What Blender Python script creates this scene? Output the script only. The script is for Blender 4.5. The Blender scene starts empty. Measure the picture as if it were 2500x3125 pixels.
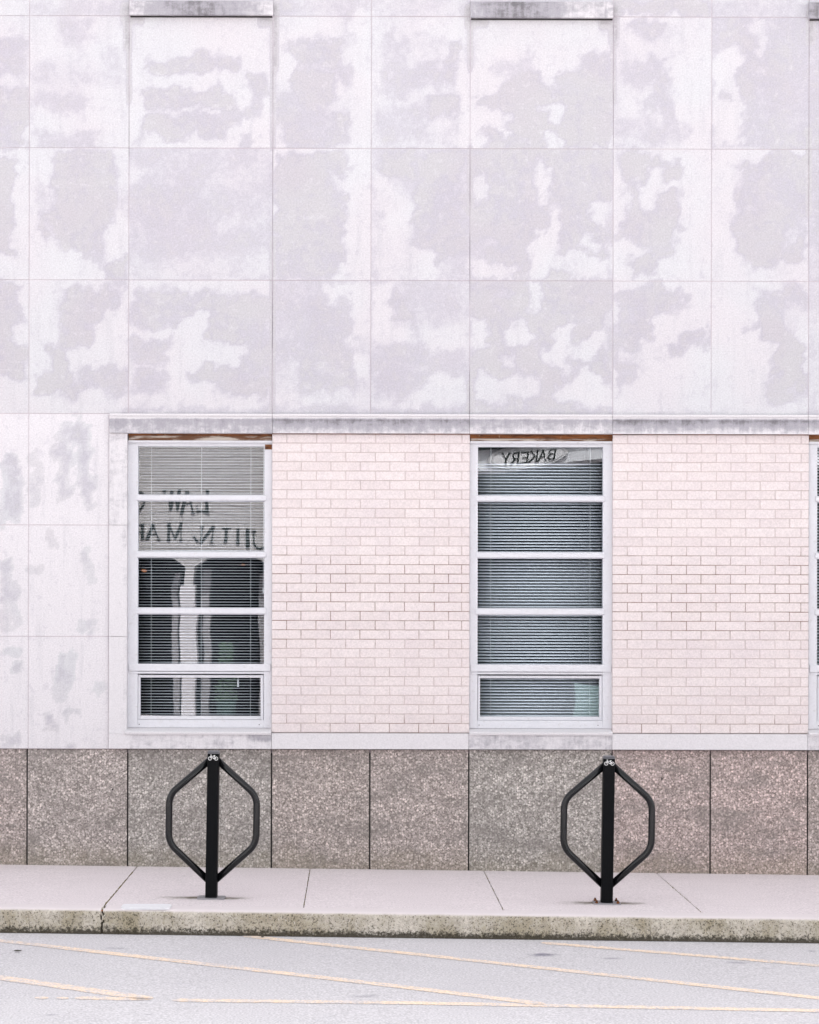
import bpy, bmesh, math, random
import numpy as np
from mathutils import Vector, Matrix, noise
random.seed(7)
R = math.radians
S = bpy.context.scene
COL = S.collection

# ------------------------------------------------------------ camera, sky, sun, exposure
F, D, HZ, CX, CY = 6118.0, 14.0, 1.82, 1080.0, 1860.0     # focal length in photo pixels, wall distance, eye height, principal point
cam = bpy.data.cameras.new('camera'); co = bpy.data.objects.new('camera', cam); COL.objects.link(co)
cam.lens = F / 3125 * 36; cam.sensor_width = 36; cam.sensor_fit = 'AUTO'
cam.shift_x = (1250 - CX) / 3125; cam.shift_y = (CY - 1562.5) / 3125
cam.clip_end = 500
co.location = (0, -D, HZ); co.rotation_euler = (R(90), R(-0.12), 0)
S.camera = co
W = bpy.data.worlds.new('World'); S.world = W; W.use_nodes = True
nt = W.node_tree; bg = nt.nodes['Background']
sky = nt.nodes.new('ShaderNodeTexSky'); sky.sky_type = 'NISHITA'; sky.sun_disc = False
SUN_EL, SUN_AZ = R(51), R(8)          # behind the building: its front is in open shade, the far side of the street is lit
sky.sun_elevation = SUN_EL; sky.sun_rotation = SUN_AZ; sky.air_density = 1.0; sky.dust_density = 3.0; sky.ozone_density = 1.0
hs = nt.nodes.new('ShaderNodeHueSaturation'); hs.inputs['Saturation'].default_value = 0.09
nt.links.new(sky.outputs[0], hs.inputs['Color']); nt.links.new(hs.outputs[0], bg.inputs[0]); bg.inputs[1].default_value = 0.15
sl = bpy.data.lights.new('sun', 'SUN'); so = bpy.data.objects.new('sun', sl); COL.objects.link(so)
sl.energy = 2.7; sl.angle = R(1.5); sl.color = (1, .95, .9)
sd = Vector((math.sin(SUN_AZ) * math.cos(SUN_EL), math.cos(SUN_AZ) * math.cos(SUN_EL), math.sin(SUN_EL)))
so.rotation_euler = sd.to_track_quat('Z', 'Y').to_euler(); so.location = (0, -10, 20)
S.view_settings.view_transform = 'Standard'; S.view_settings.look = 'None'; S.view_settings.gamma = 1
S.view_settings.exposure = 1.80

# ------------------------------------------------------------ helpers
def wx(px, y=0.0): return (px - CX) * (D + y) / F
def wz(py, y=0.0): return HZ - (py - CY) * (D + y) / F
SLOPE = -0.0108
def gz(x): return SLOPE * (x - 0.39)                     # pavement height: the street falls gently to the right
KY, KH = -1.97, 0.151                                    # kerb face and kerb height

def obj(name, me, mat=None, parent=None, loc=None):
    if isinstance(me, bmesh.types.BMesh):
        m = bpy.data.meshes.new(name); me.to_mesh(m); me.free(); me = m
    o = bpy.data.objects.new(name, me); COL.objects.link(o)
    for k in ([mat] if not isinstance(mat, (list, tuple)) else mat):
        if k: me.materials.append(k)
    if parent: o.parent = parent
    if loc: o.location = loc
    return o
def thing(name, label, cat, loc=(0, 0, 0), group=None):
    o = bpy.data.objects.new(name, None); COL.objects.link(o); o.location = loc; o.empty_display_size = .1
    return tag(o, label, cat, group)
def tag(o, label, cat, group=None):
    o['label'] = label; o['category'] = cat
    if group: o['group'] = group
    return o
def kind(o, k, label=None):
    o['kind'] = k
    if label: o['label'] = label
    return o
def box(bm, x0, x1, y0, y1, z0, z1, mi=0, bev=0):
    v = [bm.verts.new(p) for p in ((x0,y0,z0),(x1,y0,z0),(x1,y1,z0),(x0,y1,z0),(x0,y0,z1),(x1,y0,z1),(x1,y1,z1),(x0,y1,z1))]
    fs = [bm.faces.new([v[i] for i in q]) for q in ((0,1,5,4),(1,2,6,5),(2,3,7,6),(3,0,4,7),(4,5,6,7),(3,2,1,0))]
    for f in fs: f.material_index = mi
    if bev:
        es = list({e for f in fs for e in f.edges})
        bmesh.ops.bevel(bm, geom=es, offset=bev, segments=2, affect='EDGES', profile=.6)
    return fs
def pbox(bm, px0, px1, py0, py1, y0, y1, **k):           # box given by its outline in the photo at depth y0
    return box(bm, wx(px0, y0), wx(px1, y0), y0, y1, wz(py1, y0), wz(py0, y0), **k)
def tube(bm, pts, r, n=12, cap=True):
    pts = [Vector(p) for p in pts]; rings = []
    for i, p in enumerate(pts):
        t = (pts[min(i+1, len(pts)-1)] - pts[max(i-1, 0)]).normalized()
        a = t.cross(Vector((0, 1, 0)));  a = a.normalized() if a.length > 1e-3 else Vector((1, 0, 0))
        b = t.cross(a).normalized()
        rings.append([bm.verts.new(p + (a*math.cos(2*math.pi*k/n) + b*math.sin(2*math.pi*k/n))*r) for k in range(n)])
    for A, B in zip(rings, rings[1:]):
        for k in range(n):
            f = bm.faces.new((A[k], A[(k+1) % n], B[(k+1) % n], B[k])); f.smooth = True
    if cap: bm.faces.new(rings[0][::-1]); bm.faces.new(rings[-1])
def prism(bm, pts, y0, y1):                              # outline in x,z extruded along y
    a = [bm.verts.new((x, y0, z)) for x, z in pts]; b = [bm.verts.new((x, y1, z)) for x, z in pts]
    bm.faces.new(a); bm.faces.new(b[::-1])
    for i in range(len(pts)):
        j = (i+1) % len(pts); bm.faces.new((a[j], a[i], b[i], b[j]))
def fixn(bm): bmesh.ops.recalc_face_normals(bm, faces=bm.faces[:])

# ---- node helper
class NT:
    def __init__(s, name):
        s.m = bpy.data.materials.new(name); s.m.use_nodes = True; s.t = s.m.node_tree
        s.b = s.t.nodes['Principled BSDF']; s.out = s.t.nodes['Material Output']
    def n(s, typ, ins=None, **at):
        k = s.t.nodes.new('ShaderNode' + typ)
        for a, v in at.items(): setattr(k, a, v)
        for i, v in (ins or {}).items(): s.set(k.inputs[i], v)
        return k
    def set(s, sock, v):
        if isinstance(v, bpy.types.Node): v = v.outputs[0]
        if isinstance(v, bpy.types.NodeSocket): s.t.links.new(v, sock)
        elif isinstance(v, tuple) and len(v) == 3 and sock.type == 'RGBA': sock.default_value = (*v, 1)
        else: sock.default_value = v
    def pos(s, scale=(1, 1, 1), loc=(0, 0, 0), rot=(0, 0, 0)):
        return s.n('Mapping', {0: s.n('NewGeometry').outputs['Position'], 'Scale': scale, 'Location': loc, 'Rotation': rot})
    def noise(s, scale, detail=4, rough=.55, dist=0, vec=None, nd=None):
        k = s.n('TexNoise', {'Scale': scale, 'Detail': detail, 'Roughness': rough, 'Distortion': dist})
        s.set(k.inputs['Vector'], vec if vec is not None else s.pos())
        return k.outputs['Fac']
    def mr(s, v, a, b, c=0., d=1., smooth=True):
        return s.n('MapRange', {0: v, 1: a, 2: b, 3: c, 4: d}, interpolation_type='SMOOTHSTEP' if smooth else 'LINEAR').outputs[0]
    def math(s, op, a, b=0., c=0.):
        k = s.n('Math', operation=op); s.set(k.inputs[0], a); s.set(k.inputs[1], b); s.set(k.inputs[2], c); return k.outputs[0]
    def mix(s, f, a, b, mode='MIX'):
        k = s.n('Mix', data_type='RGBA', blend_type=mode); s.set(k.inputs['Factor'], f); s.set(k.inputs[6], a); s.set(k.inputs[7], b)
        return k.outputs[2]
    def attr(s, nm): return s.n('Attribute', attribute_name=nm)
    def z(s):
        return s.n('SeparateXYZ', {0: s.n('NewGeometry').outputs['Position']}).outputs
    def fin(s, col=None, rough=.8, bump=None, bs=.3, bd=.002, metal=0, spec=.3):
        if col is not None: s.set(s.b.inputs['Base Color'], col)
        s.set(s.b.inputs['Roughness'], rough); s.set(s.b.inputs['Metallic'], metal); s.set(s.b.inputs['Specular IOR Level'], spec)
        if bump is not None:
            s.set(s.b.inputs['Normal'], s.n('Bump', {'Height': bump, 'Strength': bs, 'Distance': bd}))
        return s.m

def simple(name, col, rough=.6, var=.08, scale=20, metal=0, spec=.4, bump=0.1):
    m = NT(name); n1 = m.noise(scale, 5)
    c = m.mix(n1, tuple(v*(1-var) for v in col), tuple(min(1, v*(1+var)) for v in col))
    return m.fin(c, rough, n1, bump, .001, metal, spec)

def grainy(m, col, amt=.06, scale=260, k=1.):
    g = m.noise(scale, 2, .6)
    g = m.math('MULTIPLY_ADD', m.math('SUBTRACT', g, .5), amt*4*k, k)
    cc = m.n('CombineXYZ', {0: g, 1: g, 2: g})
    return m.mix(1., col, cc.outputs[0], 'MULTIPLY')

# ------------------------------------------------------------ materials
def mat_stone():
    m = NT('weathered limestone')
    s = m.attr('stain_tone').outputs['Fac']
    n1 = m.noise(5.5, 10, .68, .5, m.pos((1, 1, .8)))
    n2 = m.noise(22, 6, .6, .2)
    n3 = m.noise(1.7, 4, .5)
    v = m.math('MULTIPLY_ADD', m.math('SUBTRACT', n1, .5), 1.15, s)
    v = m.math('MULTIPLY_ADD', m.math('SUBTRACT', n2, .5), .75, v)
    soft = m.mr(m.math('MULTIPLY_ADD', m.math('SUBTRACT', m.noise(2.6, 6, .6, .2), .5), .5, s), .02, .62)
    patch = m.mr(v, .15, .56)
    deep = m.mr(v, .50, .80)
    white = m.mix(m.mr(n3, .35, .65), (.745, .715, .745), (.735, .735, .76))
    white = m.mix(m.mr(s, .05, .13), (.83, .80, .83), white)  # paler white on the lower wall, painted to offset its weaker light
    grey = m.mix(m.mr(v, .34, .62), (.525, .495, .575), m.mix(m.mr(n3, .4, .6), (.60, .57, .61), (.61, .595, .62)))
    c = m.mix(m.math('MULTIPLY_ADD', patch, .56, m.math('MULTIPLY', soft, .42)), white, grey)
    smear = m.noise(3.2, 8, .66, .6, m.pos((1, 1, 2.6), (4, 0, 2), (0, R(38), 0)))
    c = m.mix(m.math('MULTIPLY', m.mr(smear, .50, .72), m.math('MULTIPLY_ADD', soft, .5, .12)), c, (.60, .585, .64))
    c = m.mix(m.math('MULTIPLY', m.mr(smear, .42, .28), .45), c, white)
    drip = m.noise(9, 6, .6, .2, m.pos((1.6, 1, .22)))
    c = m.mix(m.math('MULTIPLY', m.mr(drip, .50, .72), .42), c, (.60, .585, .63))
    fl = m.noise(17, 7, .68, .3)
    c = m.mix(m.math('MULTIPLY', m.mr(fl, .54, .68), m.math('MULTIPLY', patch, .5)), c, white)
    c = m.mix(m.math('MULTIPLY', m.mr(fl, .44, .36), .24), c, grey)
    c = m.mix(m.math('MULTIPLY', m.mr(s, .9, 1.6), m.mr(n2, .3, .6)), c, (.25, .235, .25))
    return m.fin(grainy(m, c, .13, 95, .765), .85, m.noise(120, 4), .25, .0015, spec=.2)
def mat_surround(grime=1.0, name='grimy limestone trim'):
    m = NT(name)
    g = m.attr('grime').outputs['Fac']
    st = m.noise(5, 8, .7, .3, m.pos((6, 1, 1.0)))
    st2 = m.noise(14, 8, .7, .3, m.pos((1, 1, 1.6)))
    v = m.math('MULTIPLY_ADD', m.math('SUBTRACT', st, .5), .9, g)
    v = m.math('MULTIPLY_ADD', m.math('SUBTRACT', st2, .5), 1.2, v)
    c = m.mix(m.mr(v, .15, .75), (.76, .735, .76), (.42, .405, .445))
    c = m.mix(m.mr(v, .75, 1.25), c, (.20, .19, .205))
    return m.fin(grainy(m, c, .09, 110, .82), .85, m.noise(90, 4), .35, .002, spec=.2)
def mat_plinth():
    m = NT('exposed pebble granite')
    p = m.pos()
    vo = m.n('TexVoronoi', {'Scale': 60., 'Randomness': 1., 'Vector': p}, feature='F1')
    vs = m.n('TexVoronoi', {'Scale': 105., 'Randomness': 1., 'Vector': p}, feature='F1')
    rnd = m.n('SeparateColor', {0: vo.outputs['Color']}).outputs[0]
    rnd2 = m.n('SeparateColor', {0: vs.outputs['Color']}).outputs[0]
    peb = m.math('MULTIPLY', m.mr(vo.outputs['Distance'], .62, .25), m.mr(rnd, .2, .95))
    fine = m.mr(rnd2, .05, .95, 0, 1, False)
    v = m.math('MULTIPLY_ADD', fine, .5, m.math('MULTIPLY', peb, .62))
    c = m.mix(v, (.175, .158, .147), (.74, .68, .655))
    tint = m.attr('tint').outputs['Color']
    c = m.mix(1., c, tint, 'MULTIPLY')
    c = m.mix(m.math('MULTIPLY', m.mr(m.noise(140, 3, .6), .60, .66), .7), c, (.05, .045, .042))
    big = m.noise(2.6, 8, .68, .7, m.pos((1, 1, 2.4), (0, 0, 0), (0, R(-35), 0)))
    c = m.mix(m.math('MULTIPLY', m.mr(big, .44, .66), .55), c, (.17, .155, .145))
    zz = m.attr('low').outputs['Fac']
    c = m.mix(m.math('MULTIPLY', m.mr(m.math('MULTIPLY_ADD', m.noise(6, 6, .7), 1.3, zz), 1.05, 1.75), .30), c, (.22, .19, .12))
    return m.fin(c, .75, v, .4, .003, spec=.3)
def mat_brick():
    m = NT('painted pale pink brick')
    r = m.attr('rnd').outputs['Fac']
    c = m.mix(r, (.755, .672, .668), (.80, .722, .718))
    c = m.mix(m.math('MULTIPLY', m.mr(m.noise(3.5, 6), .4, .7), .35), c, (.69, .61, .64))
    c = m.mix(m.math('MULTIPLY', m.mr(m.noise(60, 5, .7), .64, .72), .5), c, (.52, .42, .38))
    return m.fin(grainy(m, c, .12, 95, .84), .7, m.noise(70, 5), .3, .0015, spec=.3)
def mat_mortar():
    m = NT('brick mortar')
    n1 = m.noise(2.3, 5, .6, 0, m.pos((1, 1, 1.2))); n2 = m.noise(11, 3, .6, 0, m.pos((1, 1, 3)))
    zz = m.z()[2]
    band = m.math('MULTIPLY', m.mr(zz, 1.3, 1.7), m.mr(zz, 2.45, 2.1))
    low = m.mr(zz, 1.25, .98)
    k = m.math('ADD', m.math('MULTIPLY', m.math('MAXIMUM', band, low), .42), m.math('MULTIPLY', m.math('ADD', n1, n2), .5))
    c = m.mix(m.mr(k, .74, 1.02), (.535, .455, .45), (.22, .14, .10))
    return m.fin(c, .95)
def mat_slabmortar():
    m = NT('pointing mortar'); n1 = m.noise(3, 5)
    return m.fin(m.mix(m.mr(n1, .35, .65), (.50, .41, .45), (.42, .35, .40)), .95)
def mat_darkjoint():
    m = NT('sooty open joint'); n1 = m.noise(2.2, 6, .6)
    return m.fin(m.mix(m.mr(n1, .32, .62), (.14, .12, .14), (.50, .44, .49)), .95)
def mat_frame():
    m = NT('white window paint')
    n1 = m.noise(12, 6); c = m.mix(n1, (.68, .68, .73), (.76, .76, .80))
    c = m.mix(m.math('MULTIPLY', m.mr(m.noise(30, 6, .75), .54, .72), .5), c, (.50, .47, .46))
    return m.fin(grainy(m, c, .04, 110, .85), .45, n1, .1, .001, spec=.4)
def mat_rust():
    m = NT('rusted steel lintel')
    n1 = m.noise(9, 8, .7, .4, m.pos((.6, 1, 3))); n2 = m.noise(30, 4)
    c = m.mix(m.mr(n1, .35, .6), (.045, .018, .01), (.20, .075, .028))
    c = m.mix(m.mr(n2, .6, .75), c, (.30, .19, .12))
    return m.fin(c, .9, n1, .5, .003)
def mat_peel():
    m = NT('peeling stained wood trim')
    n1 = m.noise(7, 8, .7, .4, m.pos((.5, 1, 4)))
    c = m.mix(m.mr(n1, .42, .58), (.50, .45, .40), (.13, .06, .03))
    return m.fin(c, .8, n1, .4, .003)
def mat_glass():
    m = NT('reflective window glass')
    gl = m.n('BsdfGlossy', {'Color': (.94, .96, 1.), 'Roughness': .004})
    tr = m.n('BsdfTransparent', {'Color': (.93, .975, 1.)})
    mx = m.n('MixShader', {0: .115, 1: tr, 2: gl})
    m.t.links.new(mx.outputs[0], m.out.inputs['Surface']); return m.m
def mat_concrete():
    m = NT('pale pavement concrete')
    s = m.attr('stain_tone').outputs['Fac']
    n1 = m.noise(2.2, 8, .65, .3); n2 = m.noise(70, 5, .7); n3 = m.noise(3, 8, .72, .2, m.pos((1, 6, 1)))
    c = m.mix(n1, (.53, .475, .49), (.60, .545, .555))
    c = m.mix(m.math('MULTIPLY', m.mr(n3, .5, .75), .35), c, (.43, .385, .395))
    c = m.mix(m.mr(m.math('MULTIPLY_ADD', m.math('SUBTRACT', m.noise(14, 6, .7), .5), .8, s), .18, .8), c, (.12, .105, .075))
    c = m.mix(m.math('MULTIPLY', m.mr(m.noise(38, 4, .7), .66, .72), .45), c, (.26, .23, .22))
    return m.fin(grainy(m, c, .22, 90, 1.15), .9, n2, .4, .002, spec=.2)
def mat_kerb():
    m = NT('mossy kerb concrete')
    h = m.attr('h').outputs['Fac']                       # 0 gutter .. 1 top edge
    n1 = m.noise(3.5, 8, .7, .4, m.pos((1, 1, .6))); n2 = m.noise(55, 6, .75); n3 = m.noise(130, 3, .6)
    c = m.mix(m.mr(n2, .3, .7), (.34, .305, .255), (.70, .65, .58))
    moss = m.math('MULTIPLY', m.mr(m.math('MULTIPLY_ADD', n2, .5, n1), .66, .92), m.mr(h, 1.0, .93))
    c = m.mix(m.math('MULTIPLY', moss, .72), c, m.mix(n3, (.16, .135, .07), (.36, .305, .19)))
    pits = m.mr(m.math('MULTIPLY_ADD', n1, .25, m.noise(90, 4, .7)), .68, .74)
    c = m.mix(m.math('MULTIPLY', m.math('MULTIPLY', pits, .8), m.mr(h, .99, .9)), c, (.06, .05, .035))
    c = m.mix(m.math('MULTIPLY', m.mr(m.noise(75, 3, .6), .62, .70), .6), c, (.72, .68, .64))
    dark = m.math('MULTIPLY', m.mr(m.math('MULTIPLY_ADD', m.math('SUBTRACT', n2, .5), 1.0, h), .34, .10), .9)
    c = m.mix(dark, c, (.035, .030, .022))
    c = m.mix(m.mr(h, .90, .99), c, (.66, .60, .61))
    return m.fin(c, .95, n2, .8, .006, spec=.15)
def mat_road():
    m = NT('faded asphalt')
    s = m.attr('stain_tone').outputs['Fac']
    n1 = m.noise(.9, 7, .6, .3); n2 = m.noise(160, 4, .7); n3 = m.noise(5, 6, .65, .3, m.pos((1, 3, 1)))
    c = m.mix(n1, (.47, .45, .47), (.565, .545, .56))
    c = m.mix(m.math('MULTIPLY', m.mr(n3, .56, .78), .35), c, (.35, .34, .385))
    c = m.mix(m.mr(m.math('MULTIPLY_ADD', m.math('SUBTRACT', m.noise(9, 6, .7), .5), .9, s), .22, .75), c, (.22, .21, .25))
    return m.fin(grainy(m, c, .32, 85), .9, n2, .5, .003, spec=.2)
def mat_yellow():
    m = NT('worn yellow road paint')
    n1 = m.noise(24, 6, .7); n2 = m.noise(120, 3, .6)
    c = m.mix(m.mr(n1, .3, .7), (.80, .61, .45), (.73, .60, .50))
    hole = m.mr(m.math('MULTIPLY_ADD', n2, .9, m.math('MULTIPLY_ADD', m.noise(1.3, 3), .5, n1)), 1.10, 1.36)
    c = m.mix(m.math('MULTIPLY', hole, .85), c, (.50, .48, .51))
    return m.fin(grainy(m, c, .25, 85), .85, n2, .5, .003)
def mat_siding():
    m = NT('painted siding boards')
    zz = m.z()[2]; f = m.math('FRACT', m.math('DIVIDE', zz, .13))
    line = m.math('MULTIPLY', m.mr(f, .14, .02), .75)
    n1 = m.noise(2, 5)
    c = m.mix(line, m.mix(n1, (.55, .535, .525), (.62, .605, .60)), (.16, .15, .14))
    return m.fin(c, .7)

M = dict(stone=mat_stone(), trim=mat_surround(), plinth=mat_plinth(), brick=mat_brick(), mortar=mat_mortar(),
         slabmortar=mat_slabmortar(), darkjoint=mat_darkjoint(), frame=mat_frame(), rust=mat_rust(), peel=mat_peel(), glass=mat_glass(),
         concrete=mat_concrete(), kerb=mat_kerb(), road=mat_road(), yellow=mat_yellow(), siding=mat_siding(),
         gasket=simple('dark joint sealant', (.03, .028, .028), .8),
         blind=simple('white aluminium blind', (.90, .92, .96), .28, .03, 20, .25, .6),
         cord=simple('white blind cord', (.8, .8, .8), .7, .02),
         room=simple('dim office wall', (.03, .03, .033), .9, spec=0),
         black=simple('black powder coated steel', (.004, .0045, .0055), .42, .25, 60, 0, .07, .12), blackt=simple('black painted tube', (.004, .0045, .0055), .2, .25, 60, 0, .38, .05),
         capm=simple('grey black cap plastic', (.14, .14, .155), .45, .1, 60),
         white=simple('white decal', (.8, .8, .8), .5, .02),
         plate=simple('galvanised plate', (.32, .31, .33), .5, .2, 40, .4),
         cover=simple('worn pale steel cover', (.70, .69, .72), .6, .12, 30, 0),
         moss=simple('joint moss', (.22, .18, .07), .95, .5, 60),
         dirt=simple('joint dirt', (.10, .085, .05), .95, .3, 40),
         leafm=simple('dry leaf', (.42, .16, .07), .8, .3, 60), leafd=simple('dark wet leaf', (.05, .045, .035), .8, .3, 60),
         gsoil=simple('bare ground', (.25, .24, .22), .95, .2, 1),
         wstucco=simple('white stucco', (.76, .74, .76), .8, .06, 4), signwhite=simple('white sign board', (.92, .93, .94), .6, .03, 4),
         wstucco2=simple('grey stucco moulding', (.36, .35, .36), .8, .06, 4), ring=simple('grey ring paint', (.22, .22, .23), .8, .06, 4),  # grey of the mouldings beside the columns; grey sign border
         bakery=simple('pale blue painted fascia', (.88, .91, .94), .7, .06, 4),
         ink=simple('dark green sign paint', (.02, .03, .028), .6, .1),
         shopdark=simple('dark shop interior', (.010, .010, .010), .9, .1, 3, 0, 0),
         shopglass=simple('dark shop glass', (.012, .015, .018), .25, .2, 2, 0, .08),
         green=simple('leafy green', (.14, .22, .15), .7, .4, 25), teal=simple('pale teal door paint', (.22, .34, .33), .6, .15, 4),
         pot=simple('dark glazed pot', (.05, .09, .08), .8))
def lampmat():
    m = NT('warm lamp glow'); m.b.inputs['Emission Color'].default_value = (1, .35, .12, 1); m.b.inputs['Emission Strength'].default_value = .6
    return m.fin((.8, .4, .2), .5)
M['lamp'] = lampmat()

def set_attr(me, name, vals):
    a = me.attributes.new(name, 'FLOAT', 'POINT'); a.data.foreach_set('value', np.asarray(vals, dtype=np.float32))

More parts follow.
